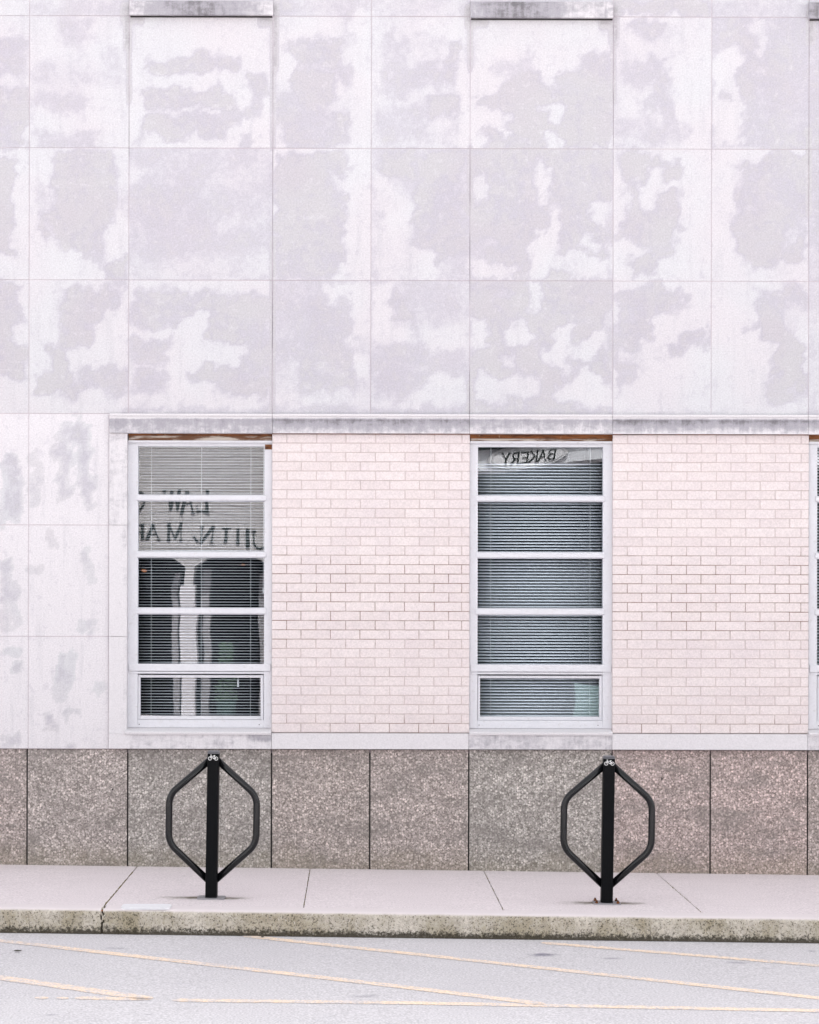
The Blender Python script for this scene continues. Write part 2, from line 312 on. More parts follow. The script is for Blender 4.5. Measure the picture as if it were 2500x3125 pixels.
# ------------------------------------------------------------ weathering of the limestone, as patches with a shape of their own, plus a tone floor evening the light
# (x0, y0, x1, y1, tone): patches on the wall, tone 0 bleached .. 9 grey
PATCH = [
 (-4800,-500,7200,50,3),(0,0,80,50,2),(200,0,391,45,4),(830,0,900,50,4),(900,0,1430,50,3),(1869,0,2169,50,6),(2169,0,2466,50,4),
 (-4800,50,-213,1264,4.2),(-700,300,-400,900,1),
 (0,50,87,453,2),(-30,120,70,230,5),(-30,270,80,440,6),(-30,380,40,453,5),
 (87,50,391,453,1.8),(180,55,270,130,4),(120,200,390,270,3),(110,290,250,345,4),(120,400,290,460,4),(300,150,385,210,3),
 (391,50,830,453,.2),(440,178,640,222,6),(600,168,730,215,6),(435,268,710,325,6),(755,230,805,335,5),(420,345,700,440,5.4),(680,330,800,365,5),(560,360,740,400,5),
 (435,400,470,445,1),(700,395,815,440,.5),(735,428,775,456,6),(445,248,720,258,.5),
 (830,50,1130,453,.8),(905,110,1040,200,6),(900,215,1020,310,7),(868,140,905,165,5),(1036,190,1090,250,5),(840,270,1000,453,5),(1000,320,1080,380,5),(950,380,1060,453,4.5),(1000,300,1090,330,2),(1085,50,1130,453,.5),(835,60,890,110,2),(1050,50,1080,130,4),
 (1130,50,1432,453,2.4),(1165,110,1250,300,4),(1360,110,1397,245,6),(1290,300,1385,362,6),(1150,330,1300,430,4),(1398,60,1432,453,1),(1300,60,1400,105,1),(1250,200,1350,280,4.5),(1270,270,1330,290,1),
 (1432,50,1869,453,.3),(1525,225,1869,460,6.4),(1760,150,1866,230,5),(1480,170,1640,225,3.5),(1650,170,1722,246,0),(1678,310,1713,370,0),(1640,318,1690,332,1),(1663,413,1700,470,0),(1454,290,1520,330,6),(1432,340,1545,400,.6),(1440,395,1470,445,.5),(1470,405,1560,455,5.5),(1575,265,1640,300,7),(1780,330,1866,420,7),
 (1869,50,2169,453,2),(1869,50,2060,66,.3),(1915,66,2030,115,5),(1880,200,1980,260,3.8),(1980,160,2095,190,5),(1985,190,2040,300,4.5),(2000,300,2075,340,5),(1960,320,1990,400,4),(2030,170,2130,230,.8),(2075,230,2165,450,.8),(1880,350,2080,440,3.8),(1990,340,2020,370,1),(2140,60,2169,200,2),
 (2169,50,2466,453,5.2),(2175,150,2262,435,.9),(2280,60,2330,150,3),(2300,70,2320,170,2),(2255,110,2290,300,5.5),(2200,280,2225,310,6),(2380,200,2460,420,4),
 (2466,50,7300,453,4.6),
 (-40,480,50,780,6.5),(50,455,87,850,.7),(0,780,87,856,.8),
 (87,453,391,856,1.2),(162,465,350,700,5.8),(130,650,320,795,6),(350,470,385,650,2.5),(312,795,391,862,6),(120,560,165,640,3.5),(150,700,172,750,1.5),(90,760,260,856,.8),(270,760,310,790,3.5),
 (391,453,830,856,4.2),(640,500,800,550,2.8),(400,790,700,850,2.6),(700,780,826,840,3),(391,490,430,560,2),(650,650,826,700,3),(400,560,640,780,4.4),
 (830,453,1130,856,.6),(833,462,1030,700,6),(1000,490,1062,620,5),(833,640,1085,790,5.6),(833,780,1030,850,4.8),(1063,453,1130,856,.3),(1020,540,1075,560,1),
 (1130,453,1432,856,3.8),(1166,465,1260,520,6),(1140,530,1200,640,1.6),(1205,600,1285,640,2),(1190,640,1260,700,.6),(1260,560,1432,780,5.5),(1308,465,1432,545,7),(1140,700,1230,850,1.6),(1240,765,1320,856,1),(1330,700,1400,770,6),(1395,630,1432,720,4),(1412,510,1432,580,2),
 (1432,453,1869,856,6.6),(1434,543,1475,600,1),(1640,490,1663,632,0),(1612,570,1630,640,4),(1672,640,1697,730,0),(1635,710,1690,760,0),(1620,740,1665,845,0),(1800,620,1860,655,.5),(1822,640,1850,690,.5),(1770,730,1800,760,.8),(1800,745,1830,765,1),(1440,730,1510,762,3),(1445,780,1500,850,0),(1480,805,1565,850,.6),(1680,775,1760,800,.5),(1730,790,1866,850,.8),(1860,600,1870,750,2),
 (1869,453,2169,856,.6),(1890,470,2010,560,6.8),(1990,500,2080,555,6.5),(1905,560,1960,720,5),(1975,515,2030,590,.4),(1955,575,1975,618,.8),(2015,585,2072,690,7),(1915,640,2020,750,5.5),(2000,620,2050,770,6.5),(1880,600,1905,650,1.5),(1880,730,1915,840,.6),(1925,775,1995,845,5.8),(1930,750,1960,775,1),(2035,690,2060,720,1),(2150,815,2169,850,5),(1870,470,1900,520,3),
 (2169,453,2466,856,1),(2225,465,2466,760,5.6),(2245,700,2450,800,6.4),(2225,510,2260,570,2),(2400,690,2425,760,2),(2420,640,2450,700,3.5),(2250,620,2290,720,6.5),(2169,453,2220,856,.5),(2220,455,2310,485,1),(2250,810,2466,850,2.2),(2330,520,2430,640,4.6),
 (2466,453,7300,856,4.6),
 (-60,870,60,1060,6.5),(20,930,87,980,5),(-40,1050,80,1150,6),(50,990,87,1040,.6),(0,1160,87,1264,1.5),
 (87,856,391,1264,1),(190,890,360,960,5.5),(180,960,330,1050,6.4),(120,1065,260,1095,6),(150,1095,220,1170,6.2),(115,1150,200,1210,6.5),(225,1070,290,1130,.3),(280,1000,360,1080,.4),(330,960,388,1020,.6),(240,1130,388,1195,5),(195,1180,252,1238,6.3),(320,850,388,880,5),(160,890,190,1000,2.5),
 (391,856,830,1264,1.2),(400,880,560,1000,5),(540,900,826,990,5.6),(630,985,740,1070,6),(720,1000,826,1090,5.2),(580,870,740,885,1),(480,1000,560,1040,.3),(560,960,630,1020,.6),(405,1030,510,1110,5.2),(405,1130,520,1200,4.8),(565,1130,610,1165,5.5),(610,1120,655,1165,6.5),(660,1120,740,1180,6.5),(700,1150,826,1205,6.2),(740,1090,826,1140,5),(640,1060,720,1110,.3),(520,1050,640,1110,.6),(710,1050,750,1065,.5),
 (830,856,1130,1264,4),(840,900,1000,1100,4.4),(940,930,1080,1100,5.4),(1005,866,1130,930,.5),(1020,900,1060,1000,4.6),(1075,940,1130,1060,.4),(840,1120,910,1200,2.8),(920,1100,1080,1215,5),(1070,1050,1100,1070,2),(1095,1030,1128,1090,4.5),(1080,1100,1130,1150,.8),(830,1200,1130,1264,2),
 (1130,856,1432,1264,3.8),(1138,870,1190,1010,.3),(1195,890,1260,1000,5.5),(1200,1000,1250,1040,1),(1150,985,1190,1020,.6),(1300,995,1420,1045,.8),(1360,960,1420,1000,3),(1140,1050,1300,1190,4.6),(1310,1150,1400,1185,.8),(1250,1200,1420,1230,1),(1140,1215,1260,1250,1.5),(1300,1060,1425,1140,4.2),(1250,870,1420,960,3.6),
 (1432,856,1869,1264,7),(1607,862,1645,935,.3),(1505,890,1540,930,2.8),(1438,985,1490,1045,1),(1560,1000,1615,1025,0),(1545,1025,1625,1055,0),(1590,970,1600,1000,2),(1700,980,1745,1060,0),(1690,1050,1790,1085,0),(1650,1080,1720,1110,.3),(1795,1020,1855,1060,.6),(1790,1050,1815,1090,.8),(1530,1100,1580,1120,.6),(1760,1120,1790,1140,.2),(1710,1110,1740,1135,.3),(1450,1160,1640,1215,0),(1560,1140,1600,1170,0),(1470,1140,1490,1160,1),(1440,1190,1530,1235,.5),(1755,1150,1840,1190,0),(1690,1180,1860,1215,.2),(1760,1200,1840,1238,.3),(1862,930,1869,1180,1.5),(1432,1236,1869,1264,5),
 (1869,856,2169,1264,.2),(1880,870,2020,960,5),(1880,960,1990,1040,5.4),(1985,875,2085,925,6),(2010,900,2060,940,6),(1872,1030,1940,1120,5.8),(1900,1070,1930,1090,1),(1875,1130,1935,1165,5),(1880,1175,1900,1200,5),(2035,1040,2100,1070,7),(2080,1025,2130,1048,6.4),(2145,995,2169,1060,6),(2060,930,2100,945,4),(1940,1060,1960,1075,1),(1955,1120,1975,1150,4),
 (2169,856,2466,1264,.2),(2300,870,2466,960,4.6),(2310,960,2420,1040,7),(2280,990,2330,1010,6.5),(2360,1040,2440,1140,7),(2380,1130,2466,1225,7),(2350,1150,2400,1235,6),(2400,920,2450,990,2.2),(2410,1000,2450,1030,.8),(2420,1080,2466,1110,5.5),(2400,1175,2425,1195,1),(2330,1210,2380,1240,4.5),(2430,1200,2450,1240,1.5),
 (2466,856,7300,1264,3),
 (391,1248,1869,1264,5),(1869,1252,2500,1264,3.5),
 (-4800,1264,332,2300,.2),(3508,1264,7200,2300,.2),
 (25,1394,56,1577,6.5),(10,1420,34,1500,3.5),(97,1460,118,1530,5.2),(100,1390,120,1440,3.6),(165,1355,200,1410,6),(182,1400,206,1506,6.5),(175,1310,210,1330,5),(215,1300,245,1350,5),(235,1280,268,1420,6.6),(245,1360,275,1545,6.3),(5,1720,23,1833,6.5),(-10,1540,10,1600,5),
 (36,1787,51,1889,4.8),(97,1725,115,1741,5),(184,2006,200,2060,6),(195,2040,210,2108,5.4),(224,1986,232,2067,5),(172,2070,184,2120,4.8),(128,2198,158,2226,6.6),(15,2246,50,2264,6),(199,2266,224,2284,6),
 (260,1695,275,1777,4.4),(255,1900,275,1920,4.6),(40,2035,52,2050,6),(10,1985,50,2000,4.6),(290,2100,305,2125,4.2),(205,2175,222,2190,5),(0,1880,20,1900,4),(150,1620,170,1660,4),(-200,1350,-160,1600,6),(-120,1400,-90,1500,5),
]
SOOT = [(378,35,396,140),(370,25,391,52),(826,20,842,200),(1428,25,1436,200),(1422,30,1432,62),(1862,20,1880,120),(1868,60,1872,300),(2462,30,2482,120),
        (400,48,430,58),(790,48,826,62),(1434,50,1480,62),(1830,50,1866,70),(828,60,834,440),(826,740,832,1260),(1428,460,1434,640),(1430,1180,1434,1264),(2462,400,2468,640),(388,80,394,300)]
def fbm(x, y, s, o):
    v = 0; a = 1; t = 0
    for i in range(4):
        v += a * noise.noise(Vector((x*s, y*s, o + i*7.3))); t += a; a *= .55; s *= 2.1
    return v / t
def stain_light_field(X, Z):
    px = X * F / D + CX; py = CY - (Z - HZ) * F / D
    n = len(px)
    w1 = np.array([fbm(a, b, .011, 3.1) for a, b in zip(px, py)]); w2 = np.array([fbm(a, b, .011, 51.7) for a, b in zip(px, py)])
    w3 = np.array([fbm(a, b, .034, 13.1) for a, b in zip(px, py)]); w4 = np.array([fbm(a, b, .034, 91.7) for a, b in zip(px, py)])
    qx = px + w1 * 52 + w3 * 30; qy = py + w2 * 52 + w4 * 30
    v = np.full(n, .15)
    for (x0, y0, x1, y1, t) in PATCH:
        big = (x1-x0) > 290 and (y1-y0) > 300
        cx, cy, hx, hy = (x0+x1)/2, (y0+y1)/2, (x1-x0)/2, (y1-y0)/2
        ax, ay = (px, py) if big else (qx, qy)
        r = 1. if big else min(hx, hy)*.45
        if not big: hx += 3; hy += 3
        dx = np.maximum(np.abs(ax-cx) - (hx-r), 0); dy = np.maximum(np.abs(ay-cy) - (hy-r), 0)
        d = np.sqrt(dx*dx + dy*dy) - r
        sft = 2. if big else 15.
        k = np.clip(.5 - d/(2*sft), 0, 1); k = k*k*(3-2*k)
        v = v*(1-k) + k*t/10.
    v = np.where(py < 1264, np.maximum(v, .125), v*.70)  # floor greys the upper wall to even out the light gradient
    for (x0, y0, x1, y1) in SOOT:
        cx, cy, hx, hy = (x0+x1)/2, (y0+y1)/2, (x1-x0)/2, (y1-y0)/2
        dx = np.maximum(np.abs(px-cx)-hx, 0); dy = np.maximum(np.abs(py-cy)-hy, 0)
        v = np.maximum(v, 1.15*np.exp(-(dx*dx/30. + dy*dy/400.)))
    return v

# ------------------------------------------------------------ the building
bld = thing('building', 'pale limestone clad building with pink brick panels, tall windows and a pebbled granite base', 'building', (0, 0, 0))
XL, XR = wx(-4600), wx(7000)
VJ = [-4600, -4200, -3760, -3320, -2880, -2440, -2000, -1520, -1040, -650, -213, 87, 391, 830, 1130, 1432, 1869, 2169, 2466, 2905, 3207, 3508, 3980, 4420, 4860, 5300, 5740, 6180, 6600, 7000]
HJ = [-763, -358, 50, 453, 856, 1264]
ENDB = 3508
def make_cladding():
    V = []; Fc = []; g = .0015
    def slab(x0, x1, z0, z1, step=.022):
        x0 += g; x1 -= g; z0 += g; z1 -= g; b = .0016
        nx = max(2, int((x1-x0)/step)); nz = max(2, int((z1-z0)/step))
        base = len(V)
        for j in range(nz+1):
            for i in range(nx+1):
                V.append((x0+b+(x1-x0-2*b)*i/nx, 0., z0+b+(z1-z0-2*b)*j/nz))
        def q(i, j): return base + j*(nx+1)+i
        for j in range(nz):
            for i in range(nx): Fc.append((q(i, j), q(i+1, j), q(i+1, j+1), q(i, j+1)))
        c = [q(0, 0), q(nx, 0), q(nx, nz), q(0, nz)]
        o = len(V); V.extend([(x0, b, z0), (x1, b, z0), (x1, b, z1), (x0, b, z1)])
        p = len(V); V.extend([(x0, .04, z0), (x1, .04, z0), (x1, .04, z1), (x0, .04, z1)])
        edges = [[q(i, 0) for i in range(nx+1)], [q(nx, j) for j in range(nz+1)], [q(nx-i, nz) for i in range(nx+1)], [q(0, nz-j) for j in range(nz+1)]]
        for k, e in enumerate(edges):
            a, bb = o+k, o+(k+1) % 4
            Fc.append(tuple([a, bb] + e[::-1]))
            Fc.append((p+k, p+(k+1) % 4, bb, a))
    rnd = random.Random(3)
    for a, b in zip(VJ, VJ[1:]):
        for c, d in zip(HJ, HJ[1:]):
            far = b < -100 or a > 2600 or d < -10
            slab(wx(a), wx(b), wz(d), wz(c), (.12 if a < -1000 or a > 3600 else .06) if far else .022)
    LV = [v for v in VJ if v < 100] + [332]
    for a, b in zip(LV, LV[1:]):
        for c, d in zip([1264, 1604, 1944], [1604, 1944, 2287]):
            slab(wx(a), wx(b), wz(d), wz(c), .06 if b < -100 else .022)
    RV = [v for v in VJ if v >= ENDB]
    for a, b in zip(RV, RV[1:]): slab(wx(a), wx(b), wz(2287), wz(1264), .12)
    me = bpy.data.meshes.new('stone_cladding'); me.from_pydata(V, [], Fc); me.update()
    A = np.array(V); set_attr(me, 'stain_tone', stain_light_field(A[:, 0], A[:, 2]))
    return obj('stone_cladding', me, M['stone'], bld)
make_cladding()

# core wall behind the facing, with real window openings
WIN = [(391, 829), (1434, 1869), (2469, 2905)]
WT, WB = 1323, 2222
bm = bmesh.new()
box(bm, XL, XR, .0026, .30, wz(1290), wz(-763))
box(bm, XL, wx(WIN[0][0]-4), .0026, .30, wz(2287), wz(1290))
box(bm, wx(WIN[0][1]+2), wx(WIN[1][0]-2), .05, .30, wz(2300), wz(1290))
box(bm, wx(WIN[1][1]+2), wx(WIN[2][0]-2), .05, .30, wz(2300), wz(1290))
box(bm, wx(WIN[2][1]+2), XR, .05, .30, wz(2300), wz(1290))
for a, b in WIN: box(bm, wx(a-4), wx(b+2), .05, .30, wz(2300), wz(WB))
obj('wall_core', bm, M['slabmortar'], bld)
for px in (391, 830, 1432, 1869, 2466):                   # sooty pointing in the joints beside the window bays
    bm = bmesh.new(); z0, z1 = wz(1262 if px in (830, 1432) else 500), wz(-300)
    box(bm, wx(px)-.0018, wx(px)+.0018, .0010, .0025, z0, z1)
    obj('open_joint', bm, M['darkjoint'], bld)
# room behind the windows
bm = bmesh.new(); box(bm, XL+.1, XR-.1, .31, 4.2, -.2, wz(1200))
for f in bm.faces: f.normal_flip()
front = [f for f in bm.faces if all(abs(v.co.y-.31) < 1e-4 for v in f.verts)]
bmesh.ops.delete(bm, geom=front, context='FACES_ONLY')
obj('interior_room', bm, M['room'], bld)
bm = bmesh.new(); box(bm, XL, XR, .30, 4.5, wz(-763)-.05, wz(-763)+.25); box(bm, XL, XL+.1, .301, 4.4, -.5, wz(-763)-.06); box(bm, XR-.1, XR, .301, 4.4, -.5, wz(-763)-.06); box(bm, XL, XR, 4.25, 4.5, -.5, wz(-763)-.06)
obj('outer_shell', bm, M['wstucco'], bld)

# granite plinth
JOINTP = [84 if v == 87 else v for v in VJ]
TINT = {84: (1., .97, .96), 391: (.93, .94, .925), 830: (.99, .94, .92), 1130: (1., .95, .935), 1432: (.94, .95, .93), 1869: (1.04, .93, .92), 2169: (1.08, .96, .95), -213: (1., .94, .93)}
bm = bmesh.new(); lay = bm.verts.layers.float_color.new('tint'); lo = bm.verts.layers.float.new('low')
for a, b in zip(JOINTP, JOINTP[1:]):
    x0, x1 = wx(a, .018)+.0055, wx(b, .018)-.0055
    n = 12; zt = wz(2287, .018) - .002
    t = TINT.get(a, (1., .93, .92))
    vs = []
    for i in range(2):
        x = x0 if i == 0 else x1
        for y in (.018, .06):
            for j in range(n+1):
                zb = gz(x) - .12; z = zb + (zt-zb)*j/n
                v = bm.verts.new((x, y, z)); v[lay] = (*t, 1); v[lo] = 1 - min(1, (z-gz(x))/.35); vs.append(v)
    q = lambda i, k, j: vs[(i*2+k)*(n+1)+j]
    for j in range(n):
        bm.faces.new((q(0,0,j), q(1,0,j), q(1,0,j+1), q(0,0,j+1)))
        bm.faces.new((q(0,1,j), q(0,0,j), q(0,0,j+1), q(0,1,j+1)))
        bm.faces.new((q(1,0,j), q(1,1,j), q(1,1,j+1), q(1,0,j+1)))
    bm.faces.new((q(0,0,n), q(1,0,n), q(1,1,n), q(0,1,n)))
obj('granite_plinth', bm, M['plinth'], bld)
bm = bmesh.new(); box(bm, XL, XR, .034, .3, -.4, wz(2300)-.003); obj('plinth_joint', bm, M['gasket'], bld)
for px, py in ((345, 2411), (2021, 2375)):                # small drilled holes
    bm = bmesh.new(); tube(bm, [(wx(px, .018), .0165, wz(py, .018)), (wx(px, .018), .03, wz(py, .018))], .0065, 10)
    obj('drill_hole', bm, M['gasket'], bld)

# limestone surround: band over the windows, jamb strip, sill course
def grime_mesh(name, rects, y0, y1, top=None, bev=.004, fn=None):
    bm = bmesh.new()
    for (a, b, c, d) in rects:
        x0, x1, z0, z1 = wx(a, y0)+.0012, wx(b, y0)-.0012, wz(d, y0), wz(c, y0)
        nx = max(2, int((x1-x0)/.03)); nz = max(3, int((z1-z0)/.02))
        grid = [[bm.verts.new((x0+(x1-x0)*i/nx, y0, z0+(z1-z0)*j/nz)) for j in range(nz+1)] for i in range(nx+1)]
        tz = z1 + (top or 0)
        bt = [bm.verts.new((v.co.x, y1, tz)) for v in [g[nz] for g in grid]]
        bb = [bm.verts.new((v.co.x, y1, z0)) for v in [g[0] for g in grid]]
        for i in range(nx):
            for j in range(nz): bm.faces.new((grid[i][j], grid[i+1][j], grid[i+1][j+1], grid[i][j+1]))
            bm.faces.new((grid[i][nz], grid[i+1][nz], bt[i+1], bt[i])); bm.faces.new((grid[i+1][0], grid[i][0], bb[i], bb[i+1]))
        for gi, s in ((0, 1), (nx, -1)):
            f = [grid[gi][j] for j in range(nz+1)] + [bt[gi], bb[gi]]
            bm.faces.new(f)
    fixn(bm)
    o = obj(name, bm, M['trim'], bld); me = o.data
    A = np.array([v.co[:] for v in me.vertices])
    set_attr(me, 'grime', fn(A[:, 0]*F/(D+y0)+CX, CY-(A[:, 2]-HZ)*F/(D+y0), A[:, 1]))
    return o
def g_band(px, py, y):
    t = np.clip((py-1272)/50, 0, 1)
    v = 1.2 - .85*t
    v = np.where(px < 830, .80-.3*t, v); v = np.where((px > 1432) & (px < 1869), .85-.55*t, v)
    v = np.where((px > 1869), 1.3-1.05*t, v)
    v = np.where(py < 1273.5, -.3, v); return np.where(y > -.03, -.5, v)
band_j = [332, 830, 1432, 1869, 2466, 2905, ENDB]
grime_mesh('lintel_band', [(a, b, 1271, 1322) for a, b in zip(band_j, band_j[1:])], -.045, .045, top=.018, fn=g_band)
bm = bmesh.new()                                          # narrow bright drip ledge on top of the band
for a, b in zip(band_j, band_j[1:]): box(bm, wx(a, -.056)+.001, wx(b, -.056)-.001, -.054, -.001, wz(1271, -.05)+.0005, wz(1264, -.05)+.002, bev=.004)
o = obj('drip_ledge', bm, M['trim'], bld); set_attr(o.data, 'grime', [-.35]*len(o.data.vertices))
grime_mesh('jamb_strip', [(332, 388, a+.6, b-.6) for a, b in ((1323, 1604), (1604, 1944), (1944, 2240))], -.02, .10,
           fn=lambda px, py, y: np.where(y > 0, .1, np.where(py < 1604, .28, .02 + .22*np.clip((px-352)/36, 0, 1))))
sillr = [(332, 830, 2239, 2286), (830, 1432, 2239, 2286), (1432, 1869, 2239, 2286), (1869, 2466, 2239, 2286), (2466, 2905, 2239, 2286), (2905, ENDB, 2239, 2286)]
def g_sill(px, py, y):
    v = np.where((px > 391) & (px < 830), .30, -.1); v = np.where((px > 1432) & (px < 1869), .38, v); v = np.where(px > 2466, .3, v)
    v = np.where((px > 760) & (px < 830) & (py < 2262), .6, v)
    return np.where(y > 0, -.4, v)
grime_mesh('sill_course', sillr, -.040, .10, top=.006, fn=g_sill)
# upper storey window sills at the top of the picture
for a, b, c in ((391, 830, 46), (1432, 1869, 52), (2466, 2905, 52)):
    o = grime_mesh('upper_sill', [(a, b, 4, c)], -.045, .03, top=.012, fn=lambda px, py, y: np.where(y > -.03, 0, .72 + .3*np.sin(px*.013)))
    bm = bmesh.new(); pbox(bm, a+3, b-3, c+.5, c+6, -.02, -.0005); obj('sill_shadow_strip', bm, M['gasket'], o)  # dark strip standing in for the shadow line below the sill

# brick panels
def brick_panel(a, b):
    y0 = -.004; x0, x1 = wx(a, y0), wx(b, y0); zt, zb = wz(1324, y0), wz(2236, y0)
    n = 32; ch = (zt-zb)/n; L = 90/437.; g = .0042
    bm = bmesh.new(); lay = bm.verts.layers.float.new('rnd'); rr = random.Random(a)
    for r in range(n):
        zz1 = zt - r*ch; zz0 = zz1 - ch
        cuts = [x0]; x = x0 + (L*.5 if r % 2 == 0 else L*.99)
        while x < x1 - .045: cuts.append(x + rr.uniform(-.0015, .0015)); x += L
        if r % 2 == 0 and x1 - cuts[-1] > .12: cuts.append(x1 - .055)
        cuts.append(x1)
        for p, q in zip(cuts, cuts[1:]):
            k0 = len(bm.verts)
            dy = rr.uniform(-.0012, .0012)
            l = g/2 if p > x0 else 0; rgt = g/2 if q < x1 else 0
            yy = y0+dy; bx = .0025
            X0, X1, Z0, Z1 = p+l, q-rgt, zz0+g/2+rr.uniform(-.0005, .0005), zz1-g/2+rr.uniform(-.0005, .0005)
            v = [bm.verts.new(c) for c in ((X0+bx, yy, Z0+bx), (X1-bx, yy, Z0+bx), (X1-bx, yy, Z1-bx), (X0+bx, yy, Z1-bx),
                                            (X0, yy+bx, Z0), (X1, yy+bx, Z0), (X1, yy+bx, Z1), (X0, yy+bx, Z1),
                                            (X0, .048, Z0), (X1, .048, Z0), (X1, .048, Z1), (X0, .048, Z1))]
            bm.faces.new(v[:4])
            for i in range(4):
                j = (i+1) % 4
                bm.faces.new((v[4+i], v[4+j], v[j], v[i])); bm.faces.new((v[8+i], v[8+j], v[4+j], v[4+i]))
            t = rr.random()**.8
            for w in v: w[lay] = t
    fixn(bm)
    o = obj('brick_panel', bm, M['brick'], bld)
    bm = bmesh.new(); box(bm, x0+.003, x1-.003, y0+.0036, .047, zb, zt); obj('mortar', bm, M['mortar'], o)
    return o
brick_panel(830, 1433); brick_panel(1870, 2468); brick_panel(2906, ENDB)
for a, b in ((830, 1433), (1870, 2468), (2906, ENDB)):   # rust line between band and brick
    bm = bmesh.new(); pbox(bm, a, b, 1321.5, 1325, -.012, .04); obj('lintel_edge', bm, M['rust'], bld)

# windows
def pane(name, parent, x0, x1, z0, z1, y, seed, amp=.00022, twist=0., vt=0.):
    nx, nz = 40, 20; V = []; Fc = []; cx, cz = (x0+x1)/2, (z0+z1)/2
    for j in range(nz+1):
        for i in range(nx+1):
            x = x0+(x1-x0)*i/nx; z = z0+(z1-z0)*j/nz
            h = amp*noise.noise(Vector((x*2.6, seed*3.7, z*4.2))) + amp*(.015 if seed in (1, 2, 11) else .08)*noise.noise(Vector((x*9, seed*1.7+9, z*9)))
            V.append((x, y + h + twist*(x-cx)*(z-cz) + vt*(z-cz), z))
    for j in range(nz):
        for i in range(nx): a = j*(nx+1)+i; Fc.append((a, a+1, a+nx+2, a+nx+1))
    me = bpy.data.meshes.new(name); me.from_pydata(V, [], Fc); me.update()
    for p in me.polygons: p.use_smooth = True
    return obj(name, me, M['glass'], parent)
def make_window(k, a, b):
    # a..b opening in photo pixels; FY front of the frame, GY glass
    FY, GY = .040, .062
    off = a - 1434 if k else a - 391
    gl, gr = {0: (421, 806), 1: (1458, 1840), 2: (2494, 2878)}[k]
    bm = bmesh.new()
    pbox(bm, a-1, gl, 1346, 2222, FY, .10, bev=.003)
    pbox(bm, gr, b+1, 1346, 2222, FY, .10, bev=.003)
    pbox(bm, gl, gr, 1349, 1363, FY+.004, .10, bev=.002)
    pbox(bm, gl, gr, 2197.5, 2222, FY+.001, .10, bev=.003)
    fr = obj('window', bm, M['frame'], bld)
    bm = bmesh.new(); pbox(bm, a-1, b+1, 1345, 1352, .018, .05, bev=.003); obj('head_trim', bm, M['frame'], fr)
    bm = bmesh.new(); pbox(bm, a+1, b-1, 1337 if k else 1331, 1345, .026, .10, bev=.002); obj('trim_board', bm, M['peel'], fr)
    bm = bmesh.new(); pbox(bm, a, b, 1324, 1337 if k else 1331, .012 if k else .03, .10); obj('steel_lintel', bm, M['rust'], fr)
    rails = [(1511, 1530), (1684, 1703), (1856, 1876)]
    for c, d in rails:
        bm = bmesh.new()
        y0 = FY-.012; x0, x1 = wx(gl-5, y0), wx(gr+5, y0)
        zt, zb = wz(c, y0), wz(d, y0)
        # ogee bar: sloping top, blunt nose, undercut
        pr = [(y0+.03, zt+.004), (y0+.008, zt), (y0, zt-.008), (y0, zb+.009), (y0+.006, zb+.002), (y0+.03, zb-.002)]
        L = [bm.verts.new((x0, y, z)) for y, z in pr]; Rr = [bm.verts.new((x1, y, z)) for y, z in pr]
        for i in range(6): j = (i+1) % 6; bm.faces.new((L[i], L[j], Rr[j], Rr[i]))
        bm.faces.new(L); bm.faces.new(Rr); fixn(bm)
        obj('glazing_bar', bm, M['frame'], fr)
    bm = bmesh.new()
    pbox(bm, a+3, b-3, 2027, 2049, FY-.010, .10, bev=.003); pbox(bm, a+6, b-6, 2050.5, 2057, FY-.004, .10, bev=.002)
    obj('transom', bm, M['frame'], fr)
    # hopper sash with its own stepped frame
    bm = bmesh.new(); hl, hr = gl+8, gr-10
    for s, (p, q, r, t, y) in enumerate([(gl+1, hl, 2060, 2197, FY+.014), (hr, gr-1, 2060, 2197, FY+.014), (hl, hr, 2061, 2069, FY+.014), (hl, hr, 2186, 2196.5, FY+.010)]):
        pbox(bm, p, q, r, t, y, .095, bev=.002)
    hs_ = obj('hopper_sash', bm, M['frame'], fr)
    for px in (gl+5, gr-14):
        bm = bmesh.new(); tube(bm, [(wx(px, FY), FY-.001, wz(2212, FY)), (wx(px, FY), FY+.01, wz(2212, FY))], .0035, 8); obj('frame_screw', bm, M['gasket'], fr)
    ys = [(1363, 1511), (1530, 1684), (1703, 1856), (1876, 2027)]
    for i, (c, d) in enumerate(ys):
        tw = {(1, 0): -.0057, (0, 1): -.0012}.get((k, i), 0.); 
        pane('pane', fr, wx(gl-3, GY), wx(gr+3, GY), wz(d+2, GY), wz(c-2, GY), GY, k*10+i+1, .00020 if k else .00030, tw)
    pane('pane', fr, wx(gl+4, .075), wx(gr-6, .075), wz(2190, .075), wz(2064, .075), .075, k*10+7, .00022)
    if k == 0:                                            # rust stain block at the right head corner
        bm = bmesh.new(); pbox(bm, b-21, b, 1357, 1372, FY-.003, FY+.01); obj('rusty_bracket', bm, M['rust'], fr)
    # sloping stone sill under this window, part of the surround
    bm = bmesh.new()
    x0, x1 = wx(a-8 if k == 0 else a-1, -.02), wx(b, -.02)
    pr = [(.06, wz(2221, .06)), (-.052, wz(2234, -.052)), (-.056, wz(2237, -.056)), (-.052, wz(2243, -.052)), (.06, wz(2243, -.05))]
    L = [bm.verts.new((x0, y, z)) for y, z in pr]; Rr = [bm.verts.new((x1, y, z)) for y, z in pr]
    for i in range(5): j = (i+1) % 5; bm.faces.new((L[i], L[j], Rr[j], Rr[i]))
    bm.faces.new(L); bm.faces.new(Rr); fixn(bm)
    o = obj('window_sill', bm, M['trim'], bld); set_attr(o.data, 'grime', [-.45]*len(o.data.vertices))
    return fr
for k, (a, b) in enumerate(WIN): make_window(k, a, b)

